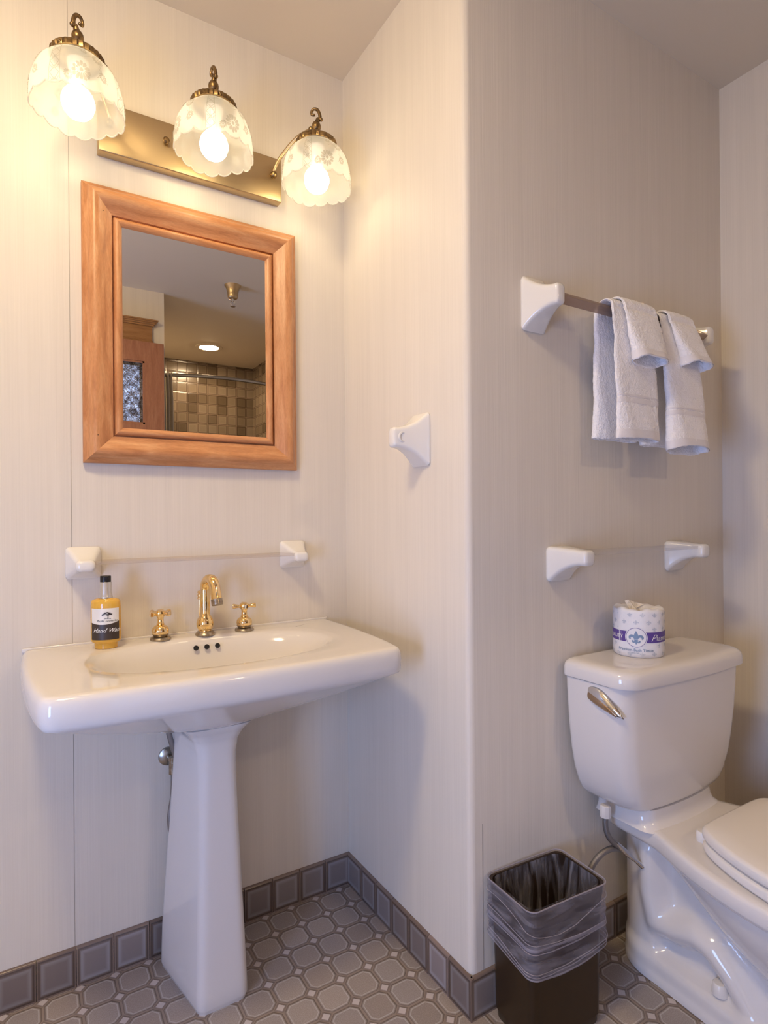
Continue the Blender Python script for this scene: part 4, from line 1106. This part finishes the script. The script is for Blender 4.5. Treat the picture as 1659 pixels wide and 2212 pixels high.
# ================================================================== DOOR, CEILING FITTINGS, SHOWER (seen in the mirror), UNSEEN ADDED FILL
zd_ = -.0
g = G()
dx0, dx1, dy0, dy1, dz1 = -.855, -.140, -2.030, -1.995, 2.125
lx0, lx1 = dx0 + .105, dx1 - .105
g.box(dx0, lx0, dy0, dy1, .008, dz1).box(lx1, dx1, dy0, dy1, .008, dz1)
for a, b_ in ((.008, .22), (1.54, 1.655), (2.012, dz1)): g.box(lx0, lx1, dy0, dy1, a, b_)
door = obj('door_1', g, M['doorwood']); door['kind'] = 'structure'; door['label'] = 'reddish wooden door with rippled glass lights, seen in the mirror'; door['category'] = 'door'
for a, b_ in ((.22, 1.54), (1.655, 2.012)):
    obj('glass_light', G().box(lx0 + .004, lx1 - .004, -2.016, -2.011, a + .004, b_ - .004), M['glass_rip'], door)
    g = G()
    for q in ((lx0, lx0 + .010, a, b_), (lx1 - .010, lx1, a, b_), (lx0, lx1, a, a + .010), (lx0, lx1, b_ - .010, b_)): g.box(q[0], q[1], -2.008, -1.999, q[2], q[3])
    obj('glazing_bead', g, M['doorwood'], door)
obj('door_handle', G().lathe([(.026, 0), (.026, .004), (.010, .006), (.009, .03), (.024, .042), (.027, .055), (.018, .066), (.001, .069)], (dx0 + .06, dy1, .98), 24, rot=rt), M['antique'], door)
g = G().box(-.90, -.196, YD, YD + .018, 2.139, 2.240)
for k, (ov, zz, zt2) in enumerate(((.004, 2.134, 2.144), (.008, 2.228, 2.240), (.016, 2.238, 2.247), (.024, 2.246, 2.254), (.030, 2.253, 2.261))):
    g.box(-.90 - ov, -.196 + ov, YD, YD + .018 + ov, zz, zt2)
struct('trim_3', g, M['casing'], 'wooden door head with crown moulding, seen in the mirror', bevel=.001)
struct('trim_4', G().box(-.23, -.196, YD, YD + .018, 0, 2.139).box(-.90, -.865, YD, YD + .018, 0, 2.139), M['casing'], 'wooden door casing legs behind the door leaf')

sp_ = thing('fire_sprinkler', 'brass pendent fire sprinkler on the ceiling, reflected in the mirror', 'sprinkler', (.187, -1.733, H))
obj('canopy', G().lathe([(.047, 0), (.046, -.003), (.038, -.016), (.032, -.034), (.030, -.052), (.029, -.066), (.024, -.074), (.014, -.078), (.001, -.079)], (.187, -1.733, H), 32), M['plate'], sp_)
g = G().tube([(.187, -1.733, H - .078), (.187, -1.733, H - .090)], .009, 14)
for s_ in (-1, 1): g.tube(spline([(.187, -1.733, H - .082), (.187 + s_ * .013, -1.733, H - .094), (.187 + s_ * .010, -1.733, H - .110), (.187, -1.733, H - .116)], 5), .0022, 8)
g.tube([(.187, -1.733, H - .086), (.187, -1.733, H - .116)], .0025, 10).lathe([(.015, -.116), (.015, -.1185), (.001, -.119)], (.187, -1.733, H), 20)
obj('deflector_head', g, M['chrome'], sp_)

dl = thing('recessed_light', 'round recessed shower light glowing in the ceiling, reflected in the mirror', 'ceiling light', (.39, -3.0, H))
obj('trim_ring', G().lathe([(.070, -.002), (.074, -.007), (.098, -.005), (.102, -.001), (.102, 0)], (.39, -3.0, H), 48, False, False), M['ceil'], dl)
obj('diffuser', G().lathe([(.072, -.001), (.071, -.006), (.05, -.010), (.001, -.012)], (.39, -3.0, H), 40, False, True), M['down'], dl)

fl_ = thing('added_ceiling_fill', 'added unseen fill light shaped as a round flush dome at the left of the room', 'ceiling light', (-1.05, -.92, H))  # unseen ceiling dome, added to brighten the room
obj('fill_base', G().lathe([(.150, 0), (.150, -.012), (.140, -.016), (.138, -.012)], (-1.05, -.92, H), 40, False, False), M['plate'], fl_)
obj('fill_dome', G().lathe([(.138, -.012), (.132, -.040), (.105, -.066), (.06, -.080), (.001, -.084)], (-1.05, -.92, H), 40, False, True), M['dome'], fl_)

wd_ = G()
for q in ((-1.70, -1.14, .31, .35), (-1.70, -1.14, 1.21, 1.25), (-1.70, -1.66, .35, 1.21), (-1.18, -1.14, .35, 1.21)): wd_.box(XL, XL + .035, q[0], q[1], q[2], q[3])
struct('window_added', wd_, M['white_paint'], 'white frame added around an unseen low fill light on the left wall', bevel=.002)  # invented window frame, goes with the added side fill
cr_ = thing('curtain_rod', 'curved metal shower curtain rod, reflected in the mirror', 'curtain rod', (.387, -2.5, 2.06))
rp = [(-.126 + 1.026 * k / 24, -2.52 + .14 * math.sin(PI * k / 24), 2.065) for k in range(25)]
obj('rod', G().tube(rp, .0125, 16), M['rod'], cr_)
for k, x in ((0, -.126), (1, .90)):
    obj('wall_flange', G().lathe([(.030, 0), (.030, .006), (.018, .012), (.014, .02)], (x, -2.52, 2.065), 24, rot=Matrix.Rotation((PI / 2) * (1 if k == 0 else -1), 3, 'Y')), M['rod'], cr_)
ct = thing('shower_curtain', 'pale shower curtain bunched at the rod end, reflected in the mirror', 'shower curtain', (-.06, -2.47, .25))
g = G(); rows = []
for zz in (.25, .8, 1.4, 1.9, 2.02, 2.045, 2.075):
    kx = 1 if zz < 2.0 else .95
    rows.append([(-.118 + .135 * i / 60 * kx, -2.475 + .040 * math.sin(i * .62) + .01 * math.sin(i * .21 + zz * 2), zz) for i in range(61)])
g.loft(rows, False, False, closed=False)
cl_ = obj('cloth', g, M['cloth'], ct, sharp=80, recalc=False); so = cl_.modifiers.new('thick', 'SOLIDIFY'); so.thickness = .001

# light bulb flanges etc. done; fill the hallway beyond the door with nothing: daylight enters through the door glass
